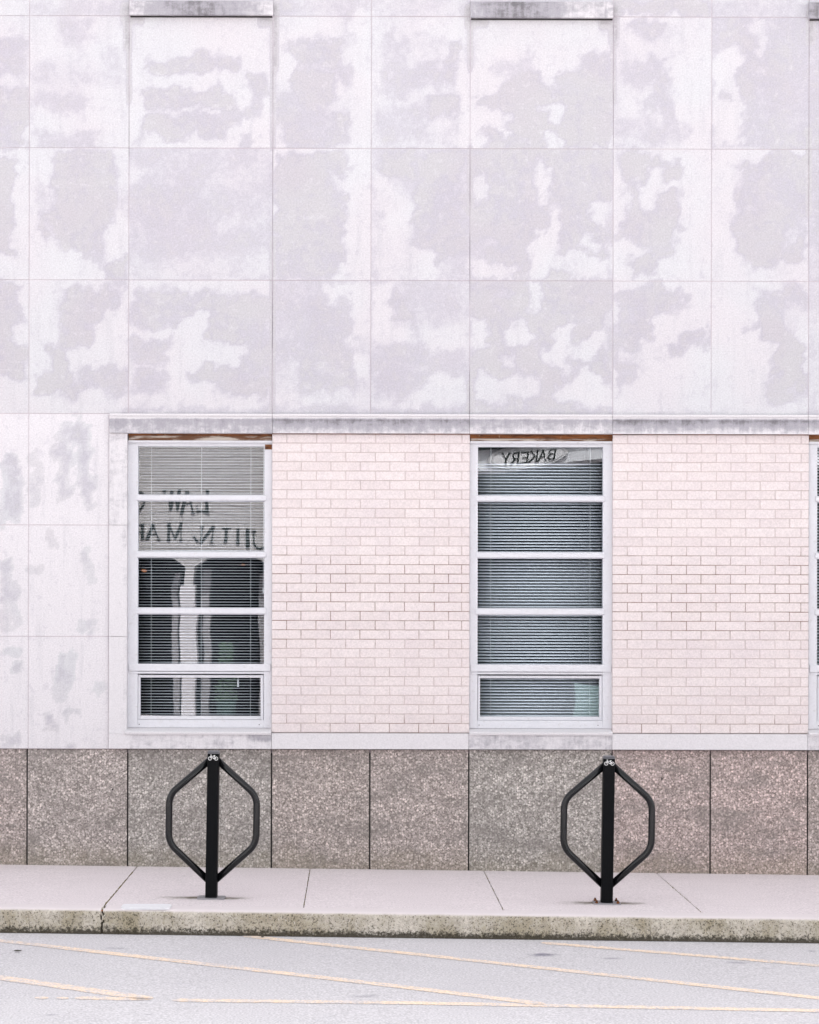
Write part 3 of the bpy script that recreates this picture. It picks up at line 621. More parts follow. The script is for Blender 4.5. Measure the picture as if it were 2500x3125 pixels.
# venetian blinds: slats hung behind the glass
def make_blind(k, a, b, tilt, pitch, label):
    y = .122; x0, x1 = wx(a+14, y), wx(b-12, y); zt, zb = wz(1340, y), wz(2215, y)
    t = thing('venetian_blind', label, 'blind', ((x0+x1)/2, y, zt), 'venetian blinds in the windows'); hx = (x1-x0)/2
    bm = bmesh.new(); w = .0125; z = -.02 - (.155 if k == 1 else 0); rr = random.Random(k)
    while z > (zb-zt)+.03:
        tt = R(tilt + rr.uniform(-.6, .6)); s0 = rr.uniform(-.0006, .0006)
        prof = []
        for u in (-1, -.35, .35, 1):
            yy = u*w; zz = .0016*(1-u*u)
            prof.append((yy*math.cos(tt)-zz*math.sin(tt), yy*math.sin(tt)+zz*math.cos(tt)))
        L = [bm.verts.new((-hx, p, z+q-s0)) for p, q in prof]; Rr = [bm.verts.new((hx, p, z+q+s0)) for p, q in prof]
        for i in range(3): f = bm.faces.new((L[i], L[i+1], Rr[i+1], Rr[i])); f.smooth = True
        z -= pitch
    ob = obj('slats', bm, M['blind'], t)
    md = ob.modifiers.new('thickness', 'SOLIDIFY'); md.thickness = .0009 if k else .0014
    bm = bmesh.new(); box(bm, -hx, hx, -.02, .02, -.015, .02, bev=.003); obj('head_rail', bm, M['blind'], t)
    bm = bmesh.new(); box(bm, -hx, hx, -.013, .013, zb-zt, zb-zt+.02, bev=.003); obj('bottom_rail', bm, M['blind'], t)
    for f in ((.14, .51, .875) if k == 0 else (.12, .86)):
        bm = bmesh.new()
        for yy in (-.0145,): tube(bm, [(-hx+2*hx*f, yy, -.015), (-hx+2*hx*f, yy, zb-zt+.01)], .0011, 6)
        obj('ladder_cord', bm, M['cord'], t)
    if k == 0:
        bm = bmesh.new(); tube(bm, [(hx-.028, -.024, 0), (hx-.030, -.024, -1.05)], .0016, 6)
        tube(bm, [(hx-.030, -.024, -1.05), (hx-.030, -.024, -1.06), (hx-.030, -.024, -1.09)], .004, 8); obj('pull_cord', bm, M['cord'], t)
        bm = bmesh.new(); zz = wz(2069, y) - zt; xx = wx(728, y) - (x0+x1)/2
        tube(bm, [(xx, -.024, zz+.02), (xx, -.024, zz-.03)], .002, 6); tube(bm, [(xx, -.024, zz-.012), (xx, -.024, zz-.03), (xx, -.024, zz-.055), (xx, -.024, zz-.064)], .0062, 8)
        obj('cord_tassel', bm, M['cord'], t)
    return t
make_blind(0, *WIN[0], 4, .0202, 'nearly open white slatted blind with thin slats, behind the leftmost window')
make_blind(1, *WIN[1], 30, .0213, 'half closed white slatted blind with broad slats, behind the middle window')
make_blind(2, *WIN[2], 32, .0213, 'white slatted blind behind the window cut off at the right edge')

# ------------------------------------------------------------ pavement, kerb, road
def sheet(name, x0, x1, y0, y1, z, nx, ny, mat, fn=None, zf=gz):
    V = [(x0+(x1-x0)*i/nx, y0+(y1-y0)*j/ny, zf(x0+(x1-x0)*i/nx)+z) for j in range(ny+1) for i in range(nx+1)]
    Fc = [(j*(nx+1)+i, j*(nx+1)+i+1, (j+1)*(nx+1)+i+1, (j+1)*(nx+1)+i) for j in range(ny) for i in range(nx)]
    me = bpy.data.meshes.new(name); me.from_pydata(V, [], Fc); me.update()
    o = obj(name, me, mat)
    A = np.array(V); set_attr(me, 'stain_tone', fn(A[:, 0], A[:, 1]) if fn else np.zeros(len(V)))
    return o
RX = (-.886, 1.583); RY = -1.47
def blob(X, Y, cx, cy, rx, ry): return np.exp(-(((X-cx)/rx)**2 + ((Y-cy)/ry)**2))
def pav_stain_shade(X, Y):
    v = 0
    for cx in RX: v = v + .55*blob(X, Y, cx+(-.02 if cx < 0 else 0), RY+.02, .22 if cx < 0 else .2, .05) + .38*blob(X, Y, cx-.05, RY-.02, .42, .11)  # mossy stain and painted contact shadow around the rack bases
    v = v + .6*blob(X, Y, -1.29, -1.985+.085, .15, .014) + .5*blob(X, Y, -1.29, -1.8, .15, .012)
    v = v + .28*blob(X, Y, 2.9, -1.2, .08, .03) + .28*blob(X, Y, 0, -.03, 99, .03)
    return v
PJ = [-6.37-1.215*i for i in range(6, -1, -1)] + [-5.155, -3.94, -2.725, -1.512, -.302, .914, 2.123, 3.34, 4.555, 5.77, 6.98, 8.2, 9.415, 10.63, 11.845, 13.06, 14.275]
bm = bmesh.new(); V = []; Fc = []
YB = KY + .15
for a, b in zip(PJ, PJ[1:]):
    vis = a > -4 and b < 5
    wl = .0045 if abs(a+1.512) < .01 else .0028; wr = .0045 if abs(b+1.512) < .01 else .0028
    x0, x1 = a+wl, b-wr; nx, ny = (60, 90) if vis else (8, 8); base = len(V)
    for j in range(ny+1):
        for i in range(nx+1):
            x = x0+(x1-x0)*i/nx; y = YB + (.02-YB)*j/ny
            jx = 0
            if i in (0, nx): jx = .0018*noise.noise(Vector((x*3, y*14, 0)))
            dz = -.003 if (i in (0, nx)) else 0
            V.append((x+jx, y, gz(x)+dz))
    for j in range(ny):
        for i in range(nx): q = base+j*(nx+1)+i; Fc.append((q, q+1, q+nx+2, q+nx+1))
    o = len(V)
    for s, i in ((0, 0), (1, nx)):
        for j in range(ny+1): v = V[base+j*(nx+1)+i]; V.append((v[0], v[1], v[2]-.04))
        for j in range(ny):
            p, q = base+j*(nx+1)+i, base+(j+1)*(nx+1)+i; r, t = o+s*(ny+1)+j, o+s*(ny+1)+j+1
            Fc.append((p, q, t, r) if s == 0 else (q, p, r, t))
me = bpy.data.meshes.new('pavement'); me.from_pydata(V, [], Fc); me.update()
A = np.array(V); set_attr(me, 'stain_tone', pav_stain_shade(A[:, 0], A[:, 1]))
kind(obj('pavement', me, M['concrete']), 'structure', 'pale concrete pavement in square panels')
bm = bmesh.new()
vs = [bm.verts.new(p) for p in ((-13.6, YB, gz(-13.6)-.011), (14.2, YB, gz(14.2)-.011), (14.2, .03, gz(14.2)-.011), (-13.6, .03, gz(-13.6)-.011))]
bm.faces.new(vs); kind(obj('pavement_bed', bm, M['dirt']), 'structure')
# moss in the joints: tiny tufts
def moss_strip():
    bm = bmesh.new(); rr = random.Random(5)
    def tuft(x, y, z, s):
        for _ in range(3):
            a = rr.uniform(0, 6.28); l = s*rr.uniform(.6, 1.3)
            p = Vector((x, y, z)); q = Vector((math.cos(a), math.sin(a), 0))*l*.7; u = Vector((0, 0, l*.7))
            bm.faces.new([bm.verts.new(p-q*.5), bm.verts.new(p+q*.5), bm.verts.new(p+q*.2+u)])
    for jx, dens in ((-1.512, 420), (-.302, 130), (.914, 150), (2.123, 170), (3.34, 60), (-2.725, 100)):
        for _ in range(dens):
            y = rr.uniform(YB, -.05)
            if noise.noise(Vector((jx*5, y*3.3, 1))) < (-.25 if jx == -1.512 else .0): continue
            tuft(jx+rr.gauss(0, .0025), y, gz(jx)-.006, rr.uniform(.004, .009))
    return kind(obj('moss', bm, M['moss']), 'stuff', 'olive moss growing in the pavement joints')
moss_strip()

def make_kerb():
    xs = list(np.arange(-13.6, -5, .1)) + list(np.arange(-5, -1.54, .02)) + list(np.arange(-1.54, -1.47, .003)) + list(np.arange(-1.47, 6.5, .02)) + list(np.arange(6.5, 14.2, .1)); prof = []
    # (y offset from face, z) from back top to gutter; rounded nose
    prof = [(.15, 0, 1.), (.08, 0, 1.), (.035, -.001, 1.), (.018, -.004, .985), (.008, -.010, .96), (.002, -.020, .90), (0, -.035, .8)]
    for h in np.linspace(.045, KH+.01, 9): prof.append((-.008*(h-.04)/.1, -h, max(0, 1-h/KH)*.98))
    V = []; Hh = []; Fc = []
    n = len(prof)
    for x in xs:
        chip = noise.noise(Vector((x*3.1, 4.4, 0)))
        for k, (dy, dz, h) in enumerate(prof):
            a = .0035 if k > 3 else .0012
            r = noise.noise(Vector((x*9, k*.9, 2)))*a + noise.noise(Vector((x*32, k*1.9, 5)))*a*.6
            ck = 0
            if abs(x - (-1.507 + .02*noise.noise(Vector((k*.6, 0, 3))))) < .0045: ck = .018 if k > 1 else .010; h = -.3
            if abs(x+1.12) < .004 and k > 5: ck = .006
            V.append((x, KY+dy+r+ck*(k > 2), gz(x)+dz+(r*.6 if k > 2 else 0)-ck*(k <= 4))); Hh.append(h)
    for i in range(len(xs)-1):
        for k in range(n-1): a = i*n+k; Fc.append((a, a+1, a+n+1, a+n))
    me = bpy.data.meshes.new('kerb'); me.from_pydata(V, [], Fc); me.update()
    for p in me.polygons: p.use_smooth = True
    set_attr(me, 'h', Hh)
    bmn = bmesh.new(); bmn.from_mesh(me); bmesh.ops.recalc_face_normals(bmn, faces=bmn.faces[:]); bmn.to_mesh(me); bmn.free()
    return kind(obj('kerb', me, M['kerb']), 'structure', 'mossy pitted concrete kerb')
make_kerb()
def gp(px, py, h=KH):                                     # where the road surface lies at a point of the photo
    Y = 10.
    for _ in range(6):
        x = (px-CX)*Y/F; Y = F*(HZ-(gz(x)-h))/(py-CY)
    return x, Y-D
OIL = [(x, y, rx, ry, s) for (px, py, rx, ry, s) in ((1655, 2913, .1, .035, .75), (1865, 2923, .12, .02, .5), (2255, 2935, .09, .025, .6), (2480, 2900, .05, .02, .7), (2340, 2952, .1, .02, .35), (350, 2895, .11, .025, .45), (225, 2946, .09, .02, .4), (80, 2952, .07, .02, .3), (1110, 3040, .12, .03, .45), (1545, 3030, .03, .012, .6), (160, 3098, .05, .02, .5), (300, 3118, .03, .01, .6), (460, 3096, .08, .02, .35), (800, 2950, .1, .03, .3), (1400, 2960, .1, .02, .3), (1920, 2990, .1, .02, .3), (1545, 2950, .03, .02, .4), (960, 2885, .2, .03, .3), (1800, 2885, .4, .03, .25)) for (x, y) in [gp(px, py)]]
def road_stain(X, Y):
    v = .35*np.exp(-((Y-KY)/.035)**2)
    for x, y, rx, ry, s in OIL: v = v + s*blob(X, Y, x, y, rx, ry*2.2)
    return v
kind(sheet('road', -13.6, 14.2, -5.6, KY+.02, -KH, 560, 100, M['road'], road_stain), 'structure', 'faded pale asphalt road')
kind(sheet('road_far_lane', -60, 60, -11.5, -5.598, -KH, 60, 4, M['road']), 'structure')
kind(sheet('pavement_opposite', -60, 60, -19.2, -11.5, -.0, 60, 4, M['concrete']), 'structure')
bm = bmesh.new(); box(bm, -60, 60, -11.5, -11.49, -1.2, 0)
for v in bm.verts: v.co.z = gz(v.co.x) + (-.3 if v.co.z < -.5 else -.001)
kind(obj('kerb_opposite', bm, M['concrete']), 'structure')
kind(sheet('ground', -150, 150, -150, 150, -.45, 20, 20, M['gsoil'], zf=lambda x: -.2 + SLOPE*x if abs(x) < 60 else -.2), 'structure')

def paint(pts, w, label, seed, wear=0.):
    P = [Vector((*gp(px, py), 0)) for px, py in pts]
    bm = bmesh.new(); rr = random.Random(seed); L = sum((b-a).length for a, b in zip(P, P[1:])); n = int(L/.014)
    prev = None; s = 0
    for i in range(n+1):
        d = L*i/n; k = 0
        while k < len(P)-2 and d > (P[k+1]-P[k]).length: d -= (P[k+1]-P[k]).length; k += 1
        t = (P[k+1]-P[k]).normalized(); p = P[k]+t*d; nn = Vector((-t.y, t.x, 0))
        w0 = w/2*(1+.10*noise.noise(Vector((i*.13, seed, 0)))+.09*rr.uniform(-1, 1)); w1 = w/2*(1+.10*noise.noise(Vector((i*.13, seed, 9)))+.09*rr.uniform(-1, 1))
        e = min(1, (i+1.5)/4, (n-i+1.5)/4); w0 *= e; w1 *= e
        a = p+nn*w0; b = p-nn*w1
        cur = (bm.verts.new((a.x, a.y, gz(a.x)-KH+.0018)), bm.verts.new((b.x, b.y, gz(b.x)-KH+.0018)))
        if prev and not (wear and noise.noise(Vector((i*.13, seed, 5))) > 1-wear): bm.faces.new((prev[0], prev[1], cur[1], cur[0]))
        prev = cur
    fixn(bm)
    for f in bm.faces:
        if f.normal.z < 0: f.normal_flip()
    return kind(obj('road_marking', bm, M['yellow']), 'structure', label)
paint([(-900, 2778), (0, 2873), (1250, 3014), (1665, 3064)], .085, 'long faded yellow diagonal line ending on the line along the stalls', 1)
paint([(745, 2857), (1250, 2910), (2500, 3043), (3000, 3097)], .082, 'faded yellow diagonal line from the kerb to the right edge', 2)
paint([(1656, 2876), (2500, 2944), (3100, 2990)], .078, 'faded yellow diagonal line farthest right', 3)
paint([(-600, 2920), (0, 2986), (464, 3050)], .105, 'faded yellow diagonal line at the lower left', 4)
paint([(232, 3048), (464, 3051)], .075, 'worn stub of yellow line under the lower left diagonal', 5)
paint([(110, 3048), (150, 3048)], .08, 'small worn fleck of yellow paint', 6)
paint([(175, 3048.5), (212, 3049)], .07, 'second small worn fleck of yellow paint', 7)
paint([(528, 3054), (1250, 3061), (2500, 3082), (3200, 3094)], .075, 'yellow line parallel to the kerb closing the stalls', 8)

# ------------------------------------------------------------ bicycle racks
def make_rack(x, y, label, bolts):
    t = thing('bike_rack', label, 'bike rack', (x, y, gz(x)), 'black bicycle racks on the pavement')
    t.rotation_euler = (0, R(.80), R(-1.5))
    H = .905; hw = .0365
    bm = bmesh.new(); box(bm, -hw, hw, -hw, hw, .006, H, bev=.005); obj('post', bm, M['black'], t)
    bm = bmesh.new(); box(bm, -hw-.001, hw+.001, -hw-.001, hw+.001, H+.0005, H+.006, bev=.002); box(bm, -hw+.002, hw-.002, -hw+.002, hw-.002, H+.007, H+.017, bev=.005)
    obj('cap', bm, M['capm'], t)
    # hexagonal side tubes with rounded bends
    for s in (-1, 1):
        key = [(s*.025, .862), (s*.274, .642), (s*.274, .342), (s*.025, .114)]
        pts = [Vector((key[0][0], 0, key[0][1]))]
        for a, b, c in zip(key, key[1:], key[2:]):
            A, B, C = (Vector((p[0], 0, p[1])) for p in (a, b, c)); u = (A-B).normalized(); v = (C-B).normalized(); r = .062
            for i in range(9):
                q = i/8; pts.append((1-q)**2*(B+u*r) + 2*q*(1-q)*B + q*q*(B+v*r))
        pts.append(Vector((key[-1][0], 0, key[-1][1])))
        bm = bmesh.new(); tube(bm, pts, .0215, 20); fixn(bm); obj('side_tube', bm, M['blackt'], t)
    # base plate with rounded corners
    bm = bmesh.new(); pl = []; hx, hy, r = .086, .072, .02
    for cx, cy, a0 in ((hx-r, hy-r, 0), (-hx+r, hy-r, 90), (-hx+r, -hy+r, 180), (hx-r, -hy+r, 270)):
        for i in range(6): a = R(a0+18*i); pl.append((cx+r*math.cos(a), cy+r*math.sin(a)))
    lo = [bm.verts.new((p, q, -.002)) for p, q in pl]; hi = [bm.verts.new((p, q, .007)) for p, q in pl]
    bm.faces.new(hi); bm.faces.new(lo[::-1])
    for i in range(len(pl)): j = (i+1) % len(pl); bm.faces.new((lo[i], lo[j], hi[j], hi[i]))
    obj('base_plate', bm, M['plate'], t)
    if bolts:
        for sx in (-1, 1):
            for sy in (-1, 1):
                bm = bmesh.new(); bx, by = sx*.066, sy*.052
                tube(bm, [(bx, by, .007), (bx, by, .017)], .0095, 6); tube(bm, [(bx, by, .0171), (bx, by, .026)], .0055, 10); obj('anchor_bolt', bm, M['rust'], t)
    # bicycle emblem on a black plate
    yy = -hw-.0022
    bm = bmesh.new(); box(bm, -hw+.003, hw-.003, yy, -hw-.0002, .853, .9005); e = obj('emblem_plate', bm, M['black'], t)
    bm = bmesh.new(); ye = yy-.0012; ox, oz = 0, .876
    def ring(cx, cz, r, w):
        n = 24; A = [bm.verts.new((cx+r*math.cos(6.2832*i/n), ye, cz+r*math.sin(6.2832*i/n))) for i in range(n)]; B = [bm.verts.new((cx+(r-w)*math.cos(6.2832*i/n), ye, cz+(r-w)*math.sin(6.2832*i/n))) for i in range(n)]
        for i in range(n): j = (i+1) % n; bm.faces.new((A[i], A[j], B[j], B[i]))
    def bar(x0, z0, x1, z1, w=.0026):
        d = Vector((x1-x0, z1-z0)).normalized()*w/2; nx, nz = -d.y, d.x
        bm.faces.new([bm.verts.new(p) for p in ((x0+nx, ye, z0+nz), (x0-nx, ye, z0-nz), (x1-nx, ye, z1-nz), (x1+nx, ye, z1+nz))])
    ring(-.0195, oz, .0115, .0028); ring(.0195, oz, .0115, .0028)
    wl, wr = (-.0195, oz), (.0195, oz); bb = (.003, oz-.001); st = (-.001, oz+.016); hd = (-.013, oz+.015)
    hdl = (-.0125, oz+.022)
    bar(*wl, *hdl); bar(*hd, *st) if False else bar(-.0135, oz+.014, .006, oz+.014); bar(-.0135, oz+.013, *bb); bar(*bb, .008, oz+.018); bar(.007, oz+.014, *wr); bar(*bb, *wr)
    bar(-.0165, oz+.023, -.0085, oz+.0215, .003); bar(.003, oz+.019, .013, oz+.019, .0035)
    obj('emblem', bm, M['white'], e)
    return t
make_rack(RX[0], RY, 'black steel bicycle rack in front of the left window, without rusty bolts', False)
make_rack(RX[1], RY-.0, 'black steel bicycle rack in front of the middle window, with rusty base bolts', True)

# utility cover set in the pavement near the left rack
cx, cy = gp(449, 2770, 0)
bm = bmesh.new(); pl = []; hx, hy, r = .150, .075, .035
for ax, ay, a0 in ((hx-r, hy-r, 0), (-hx+r, hy-r, 90), (-hx+r, -hy+r, 180), (hx-r, -hy+r, 270)):
    for i in range(7): a = R(a0+15*i); pl.append((ax+r*math.cos(a), ay+r*math.sin(a)))
lo = [bm.verts.new((p, q, -.004)) for p, q in pl]; hi = [bm.verts.new((p*.985, q*.97, .010)) for p, q in pl]
bm.faces.new(hi)
for i in range(len(pl)): j = (i+1) % len(pl); bm.faces.new((lo[i], lo[j], hi[j], hi[i]))
uc = tag(obj('utility_cover', bm, M['cover'], loc=(cx, cy, gz(cx))), 'small pale metal utility cover with rounded corners, flat on the pavement by the kerb', 'utility cover')

def leaf(px, py, s, m, label, h=KH, rz=0):
    x, y = gp(px, py, h); bm = bmesh.new()
    out = [(-1, 0), (-.6, .35), (-.1, .45), (.4, .3), (1, 0), (.45, -.32), (-.1, -.4), (-.65, -.3)]
    c = bm.verts.new((0, 0, .10*s)); ring = [bm.verts.new((a*s, b*s, (.25*abs(b)+.12*abs(a)**2)*s)) for a, b in out]
    for i in range(8): bm.faces.new((c, ring[i], ring[(i+1) % 8]))
    o = obj('fallen_leaf', bm, m, loc=(x, y, gz(x)-h+.006)); o.rotation_euler = (R(12), 0, R(rz))
    md = o.modifiers.new('thickness', 'SOLIDIFY'); md.thickness = .0012
    return tag(o, label, 'leaf', 'fallen leaves along the gutter')
leaf(1364, 2859, .038, M['leafm'], 'curled orange brown leaf lying in the gutter against the kerb, midway between the two racks', rz=10)
leaf(722, 2853, .022, M['leafm'], 'small reddish leaf in the gutter where a yellow line meets the kerb', rz=40)
leaf(180, 2850, .02, M['leafm'], 'tiny reddish leaf in the gutter, farthest left', rz=-20)
leaf(57, 2908, .026, M['leafd'], 'small dark leaf lying alone on the asphalt at the far left', rz=30)
leaf(803, 2863, .02, M['leafd'], 'dark scrap of leaf on the asphalt just off the kerb', rz=80)
leaf(313, 2785, .014, M['leafm'], 'tiny brown leaf caught in the crack of the kerb', h=-.002, rz=80)

# ------------------------------------------------------------ the street side behind the camera, seen mirrored in the windows
FYO = -19.; VD = 14+19+.125
def rx_(px): return (px-CX)*VD/F
def rz_(py): return HZ-(py-CY)*VD/F
GLY = {
 'L': [((0,0),(0,1),.2),((0,.04),(.62,.04),.09),((.62,0),(.62,.25),.05)], 'A': [((0,0),(.38,1),.10),((.38,1),(.78,0),.22),((.15,.35),(.6,.35),.08)],
 'W': [((0,1),(.28,0),.2),((.28,0),(.5,.9),.09),((.5,.9),(.75,0),.2),((.75,0),(1.02,1),.09)], 'O': [((.35+.35*math.cos(a), .5+.5*math.sin(a)),(.35+.35*math.cos(a+.4), .5+.5*math.sin(a+.4)),.12) for a in [i*.3927 for i in range(16)]],
 'U': [((0,1),(0,.3),.2),((0,.3),(.12,.08),.16),((.12,.08),(.32,0),.12),((.32,0),(.52,.08),.1),((.52,.08),(.62,.3),.09),((.62,.3),(.62,1),.08)],
 'I': [((0,0),(0,1),.2)], 'T': [((.35,0),(.35,1),.2),((0,.96),(.7,.96),.09)], 'N': [((0,0),(0,1),.09),((0,1),(.66,0),.2),((.66,0),(.66,1),.09)],
 'M': [((0,0),(0,1),.09),((0,1),(.42,.1),.2),((.42,.1),(.84,1),.09),((.84,0),(.84,1),.2)], 'R': [((0,0),(0,1),.2),((0,.96),(.4,.96),.09),((.4,.96),(.58,.75),.16),((.58,.75),(.4,.5),.14),((.4,.5),(0,.5),.08),((.3,.5),(.7,0),.2)],
 'B': [((0,0),(0,1),.2),((0,.96),(.4,.96),.09),((.4,.96),(.55,.75),.16),((.55,.75),(.4,.52),.14),((.4,.52),(0,.52),.08),((.4,.52),(.62,.27),.16),((.62,.27),(.42,.04),.15),((.42,.04),(0,.04),.08)],
 'K': [((0,0),(0,1),.2),((.65,1),(.05,.42),.09),((.2,.58),(.72,0),.2)], 'E': [((0,0),(0,1),.2),((0,.96),(.55,.96),.09),((0,.5),(.42,.5),.08),((0,.04),(.6,.04),.09)],
 'Y': [((0,1),(.35,.48),.2),((.7,1),(.35,.48),.09),((.35,.5),(.35,0),.2)], ';': [((.05,.0),(.3,.4),.16)]}
SER = {'L': [(0,0),(0,1)], 'A': [(0,0),(.78,0)], 'W': [(0,1),(.5,.95),(1.02,1)], 'U': [(0,1),(.62,1)], 'I': [(0,0),(0,1)], 'T': [(.35,0)], 'N': [(0,0),(0,1),(.66,1)], 'M': [(0,0),(0,1),(.84,0),(.84,1)], 'R': [(0,0),(0,1),(.7,0)], 'B': [], 'K': [(0,0),(0,1),(.65,1),(.72,0)], 'E': [], 'Y': [(0,1),(.7,1),(.35,0)]}
def glyph(bm, ch, xr, z0, w, h, y, bold=.56):                       # xr: right end in the mirror = left edge of the letter; letters run towards -x
    gw = max([max(a[0], b[0]) for a, b, _ in GLY[ch]] + [.3]); sx = w/gw
    def quad(a, b, t, k):
        A = Vector((xr-a[0]*sx, z0+a[1]*h)); B = Vector((xr-b[0]*sx, z0+b[1]*h)); d = B-A; d = d.normalized() if d.length else Vector((1, 0)); n = Vector((-d.y, d.x))*t*h*bold
        A = A-d*t*h*.1; B = B+d*t*h*.1; yy = y+.0015*k
        P = [A+n, A-n, B-n, B+n]; f = [bm.verts.new((p.x, yy, p.y)) for p in P]; g = [bm.verts.new((p.x, y-.02, p.y)) for p in P]
        bm.faces.new(f)
        for i in range(4): j = (i+1) % 4; bm.faces.new((f[j], f[i], g[i], g[j]))
    for k, (a, b, t) in enumerate(GLY[ch]): quad(a, b, t, k)
    for k, (x, z) in enumerate(SER.get(ch, [])): quad((x-.11, z), (x+.11, z), .06, 12+k)

sh = thing('shop_building', 'white arched shopfront with dark painted lettering, seen mirrored in the left window', 'building', (-3, FYO, gz(-3)))
def sobj(name, bm, m, par): 
    o = obj(name, bm, m, par); o.location = -Vector(par.location) if par.parent is None else (0, 0, 0); return o
x0s, x1s = -11., .6
colx = rx_(580)
bm = bmesh.new()
zs = rz_(1738); top = 6.2
pts = [(x1s, top), (x0s, top)]
arches = []
xa = x0s
spans = [(-10.2, -8.6), (-8.4, -6.1), (-5.95, -4.45)] + [(rx_(250), rx_(566)), (rx_(594), rx_(828)), (rx_(858), .35)]
for a, b in spans:
    pts.append((a-.001, 0.) if False else (a, zs-.25))
    for i in range(17):
        t = i/16; pts.append((a+(b-a)*t, zs + (rz_(1700)-zs)*math.sin(math.pi*t)**.6))
    pts.append((b, zs-.25))
pts.append((x1s, zs-.25)); pts.insert(2, (x0s, zs-.25))
prism(bm, pts, FYO, FYO-.4); fixn(bm); sobj('fascia_wall', bm, M['siding'], sh)
for i, (a, b) in enumerate(zip([x0s]+[s[1] for s in spans], [s[0] for s in spans]+[x1s])):
    if b-a < .05: continue
    c = (a+b)/2; bm = bmesh.new()
    box(bm, c-.12, c+.12, FYO-.32, FYO+.03, gz(c), zs-.2502)
    o = sobj('column', bm, M['wstucco'], sh)
    bm = bmesh.new(); box(bm, c-.30, c-.19, FYO-.7, FYO-.42, gz(c), zs-.08); box(bm, c+.19, c+.30, FYO-.7, FYO-.42, gz(c), zs-.08)
    q = obj('column_moulding', bm, M['wstucco2'], o)
bm = bmesh.new(); box(bm, x0s, x1s, FYO-1.6, FYO-1.5, -.2, top)
box(bm, x0s, x1s, FYO-1.5, FYO-.401, rz_(1690), rz_(1690)+.1); sobj('arcade_back', bm, M['shopdark'], sh)
rows = [('L', 632, 34, 1499, 1573), ('A', 588, 42, 1503, 1575), ('W', 548, 50, 1497, 1566), ('O', 442, 40, 1500, 1562),
        ('U', 812, 46, 1625, 1682), ('I', 752, 16, 1617, 1677), ('I', 722, 14, 1616, 1667), ('T', 700, 30, 1612, 1660), ('N', 648, 36, 1607, 1656), (';', 610, 20, 1605, 1650),
        ('M', 550, 42, 1597, 1641), ('A', 485, 36, 1596, 1641), ('R', 440, 28, 1594, 1641)]
for ch, px, w, yt, yb in rows:
    bm = bmesh.new(); h = (yb-yt)*VD/F
    glyph(bm, ch, rx_(px), rz_(yb), w*VD/F*.9, h, FYO+.012, .34 if yb < 1580 else .46); fixn(bm); sobj('sign_letter', bm, M['ink'], sh)
for px, py in ((738, 1731), (424, 1741)):
    bm = bmesh.new(); bmesh.ops.create_uvsphere(bm, u_segments=12, v_segments=8, radius=.03, matrix=Matrix.Translation((rx_(px), FYO-.9, rz_(py))) @ Matrix.Diagonal((1.3, 1, .6, 1)))
    sobj('ceiling_lamp', bm, M['lamp'], sh)

bk = thing('bakery_building', 'pale blue fronted shop across the street with dark shop windows, mirrored in the middle window', 'building', (5, FYO, gz(5)))
bm = bmesh.new(); box(bm, .65, 13, FYO-.95, FYO, rz_(1418), 6.2); sobj('fascia_wall', bm, M['bakery'], bk)
bm = bmesh.new(); box(bm, .65, 13, FYO-.1, FYO+.12, rz_(1362), rz_(1351), bev=.01); sobj('cornice', bm, M['ink'], bk)
bm = bmesh.new(); box(bm, .65, 13, FYO-.9, FYO-.8, -.3, rz_(1418)-.002); sobj('shop_window', bm, M['shopglass'], bk)
for c in (.75, 5.6, 9.1, 12.9):
    bm = bmesh.new(); box(bm, c-.09, c+.09, FYO-.35, FYO-.02, gz(c), rz_(1418)-.003); sobj('pier', bm, M['bakery'], bk)
bm = bmesh.new(); box(bm, rx_(1765), rx_(1835)+.3, FYO-.79, FYO-.72, gz(4), rz_(2090), bev=.01); sobj('door_panel', bm, M['teal'], bk)
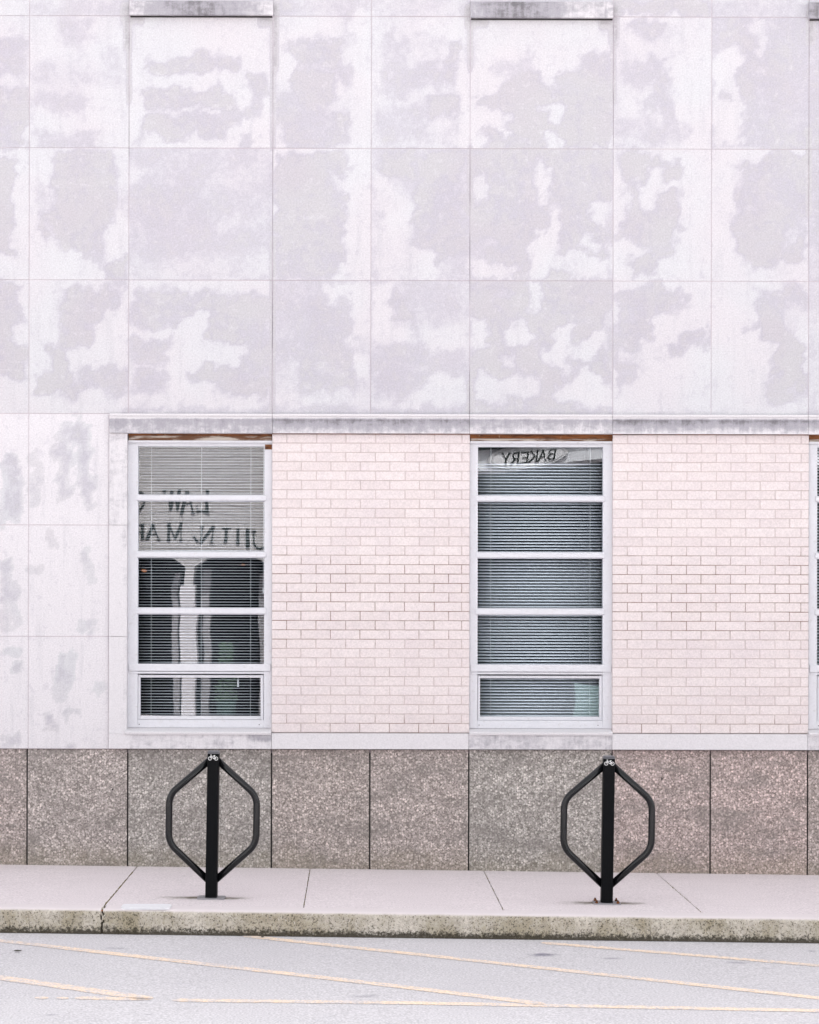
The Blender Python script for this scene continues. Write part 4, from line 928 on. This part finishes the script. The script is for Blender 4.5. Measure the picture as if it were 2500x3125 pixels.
sg = thing('shop_sign', 'oval white sign board lettered BAKERY, mirrored at the top of the middle window', 'sign', (rx_(1606), FYO+.05, rz_(1389)))
def oval(bm, a, b, y0, y1, a2=None, b2=None, n=48):
    o1 = [(a*math.cos(6.28319*i/n), b*math.sin(6.28319*i/n)) for i in range(n)]
    if a2 is None: prism(bm, o1, y0, y1); return
    o2 = [(a2*math.cos(6.28319*i/n), b2*math.sin(6.28319*i/n)) for i in range(n)]
    q = [[bm.verts.new((x, y, z)) for x, z in o] for o in (o1, o2) for y in (y0, y1)]
    for i in range(n):
        j = (i+1) % n; bm.faces.new((q[0][i], q[0][j], q[2][j], q[2][i])); bm.faces.new((q[0][i], q[1][i], q[1][j], q[0][j])); bm.faces.new((q[2][i], q[2][j], q[3][j], q[3][i]))
bm = bmesh.new(); oval(bm, .66, .19, -.05, 0); fixn(bm); obj('board', bm, M['signwhite'], sg)
bm = bmesh.new(); oval(bm, .665, .195, -.02, .012, .645, .18); oval(bm, .60, .155, -.02, .008, .59, .148); fixn(bm); obj('border', bm, M['ring'], sg)
bm = bmesh.new(); x = .43
for ch in 'BAKERY':
    glyph(bm, ch, x, -.080, .114, .165, .012, .40); x -= .148
fixn(bm); obj('lettering', bm, M['ink'], sg)
# clipped shrub in a pot by the arcade
pl = thing('potted_shrub', 'tall green shrub in a pot on the far pavement, mirrored low in the left window', 'plant', (rx_(690), FYO+.25, gz(-2)))
bm = bmesh.new(); tube(bm, [(0, 0, 0), (0, 0, .15), (0, 0, .3)], .14, 16); obj('pot', bm, M['pot'], pl)
bm = bmesh.new(); rr = random.Random(2)
for _ in range(900):
    z = rr.uniform(.3, 1.25); r = .17*math.sqrt(rr.random())*(1-.4*(z-.3)); a = rr.uniform(0, 6.28)
    p = Vector((r*math.cos(a), r*math.sin(a), z)); d = Vector((rr.gauss(0, 1), rr.gauss(0, 1), rr.gauss(.6, 1))).normalized()*.05; e = d.cross(Vector((rr.random(), rr.random(), 1))).normalized()*.016
    bm.faces.new([bm.verts.new(p-e), bm.verts.new(p+e), bm.verts.new(p+d)])
obj('foliage', bm, M['green'], pl)
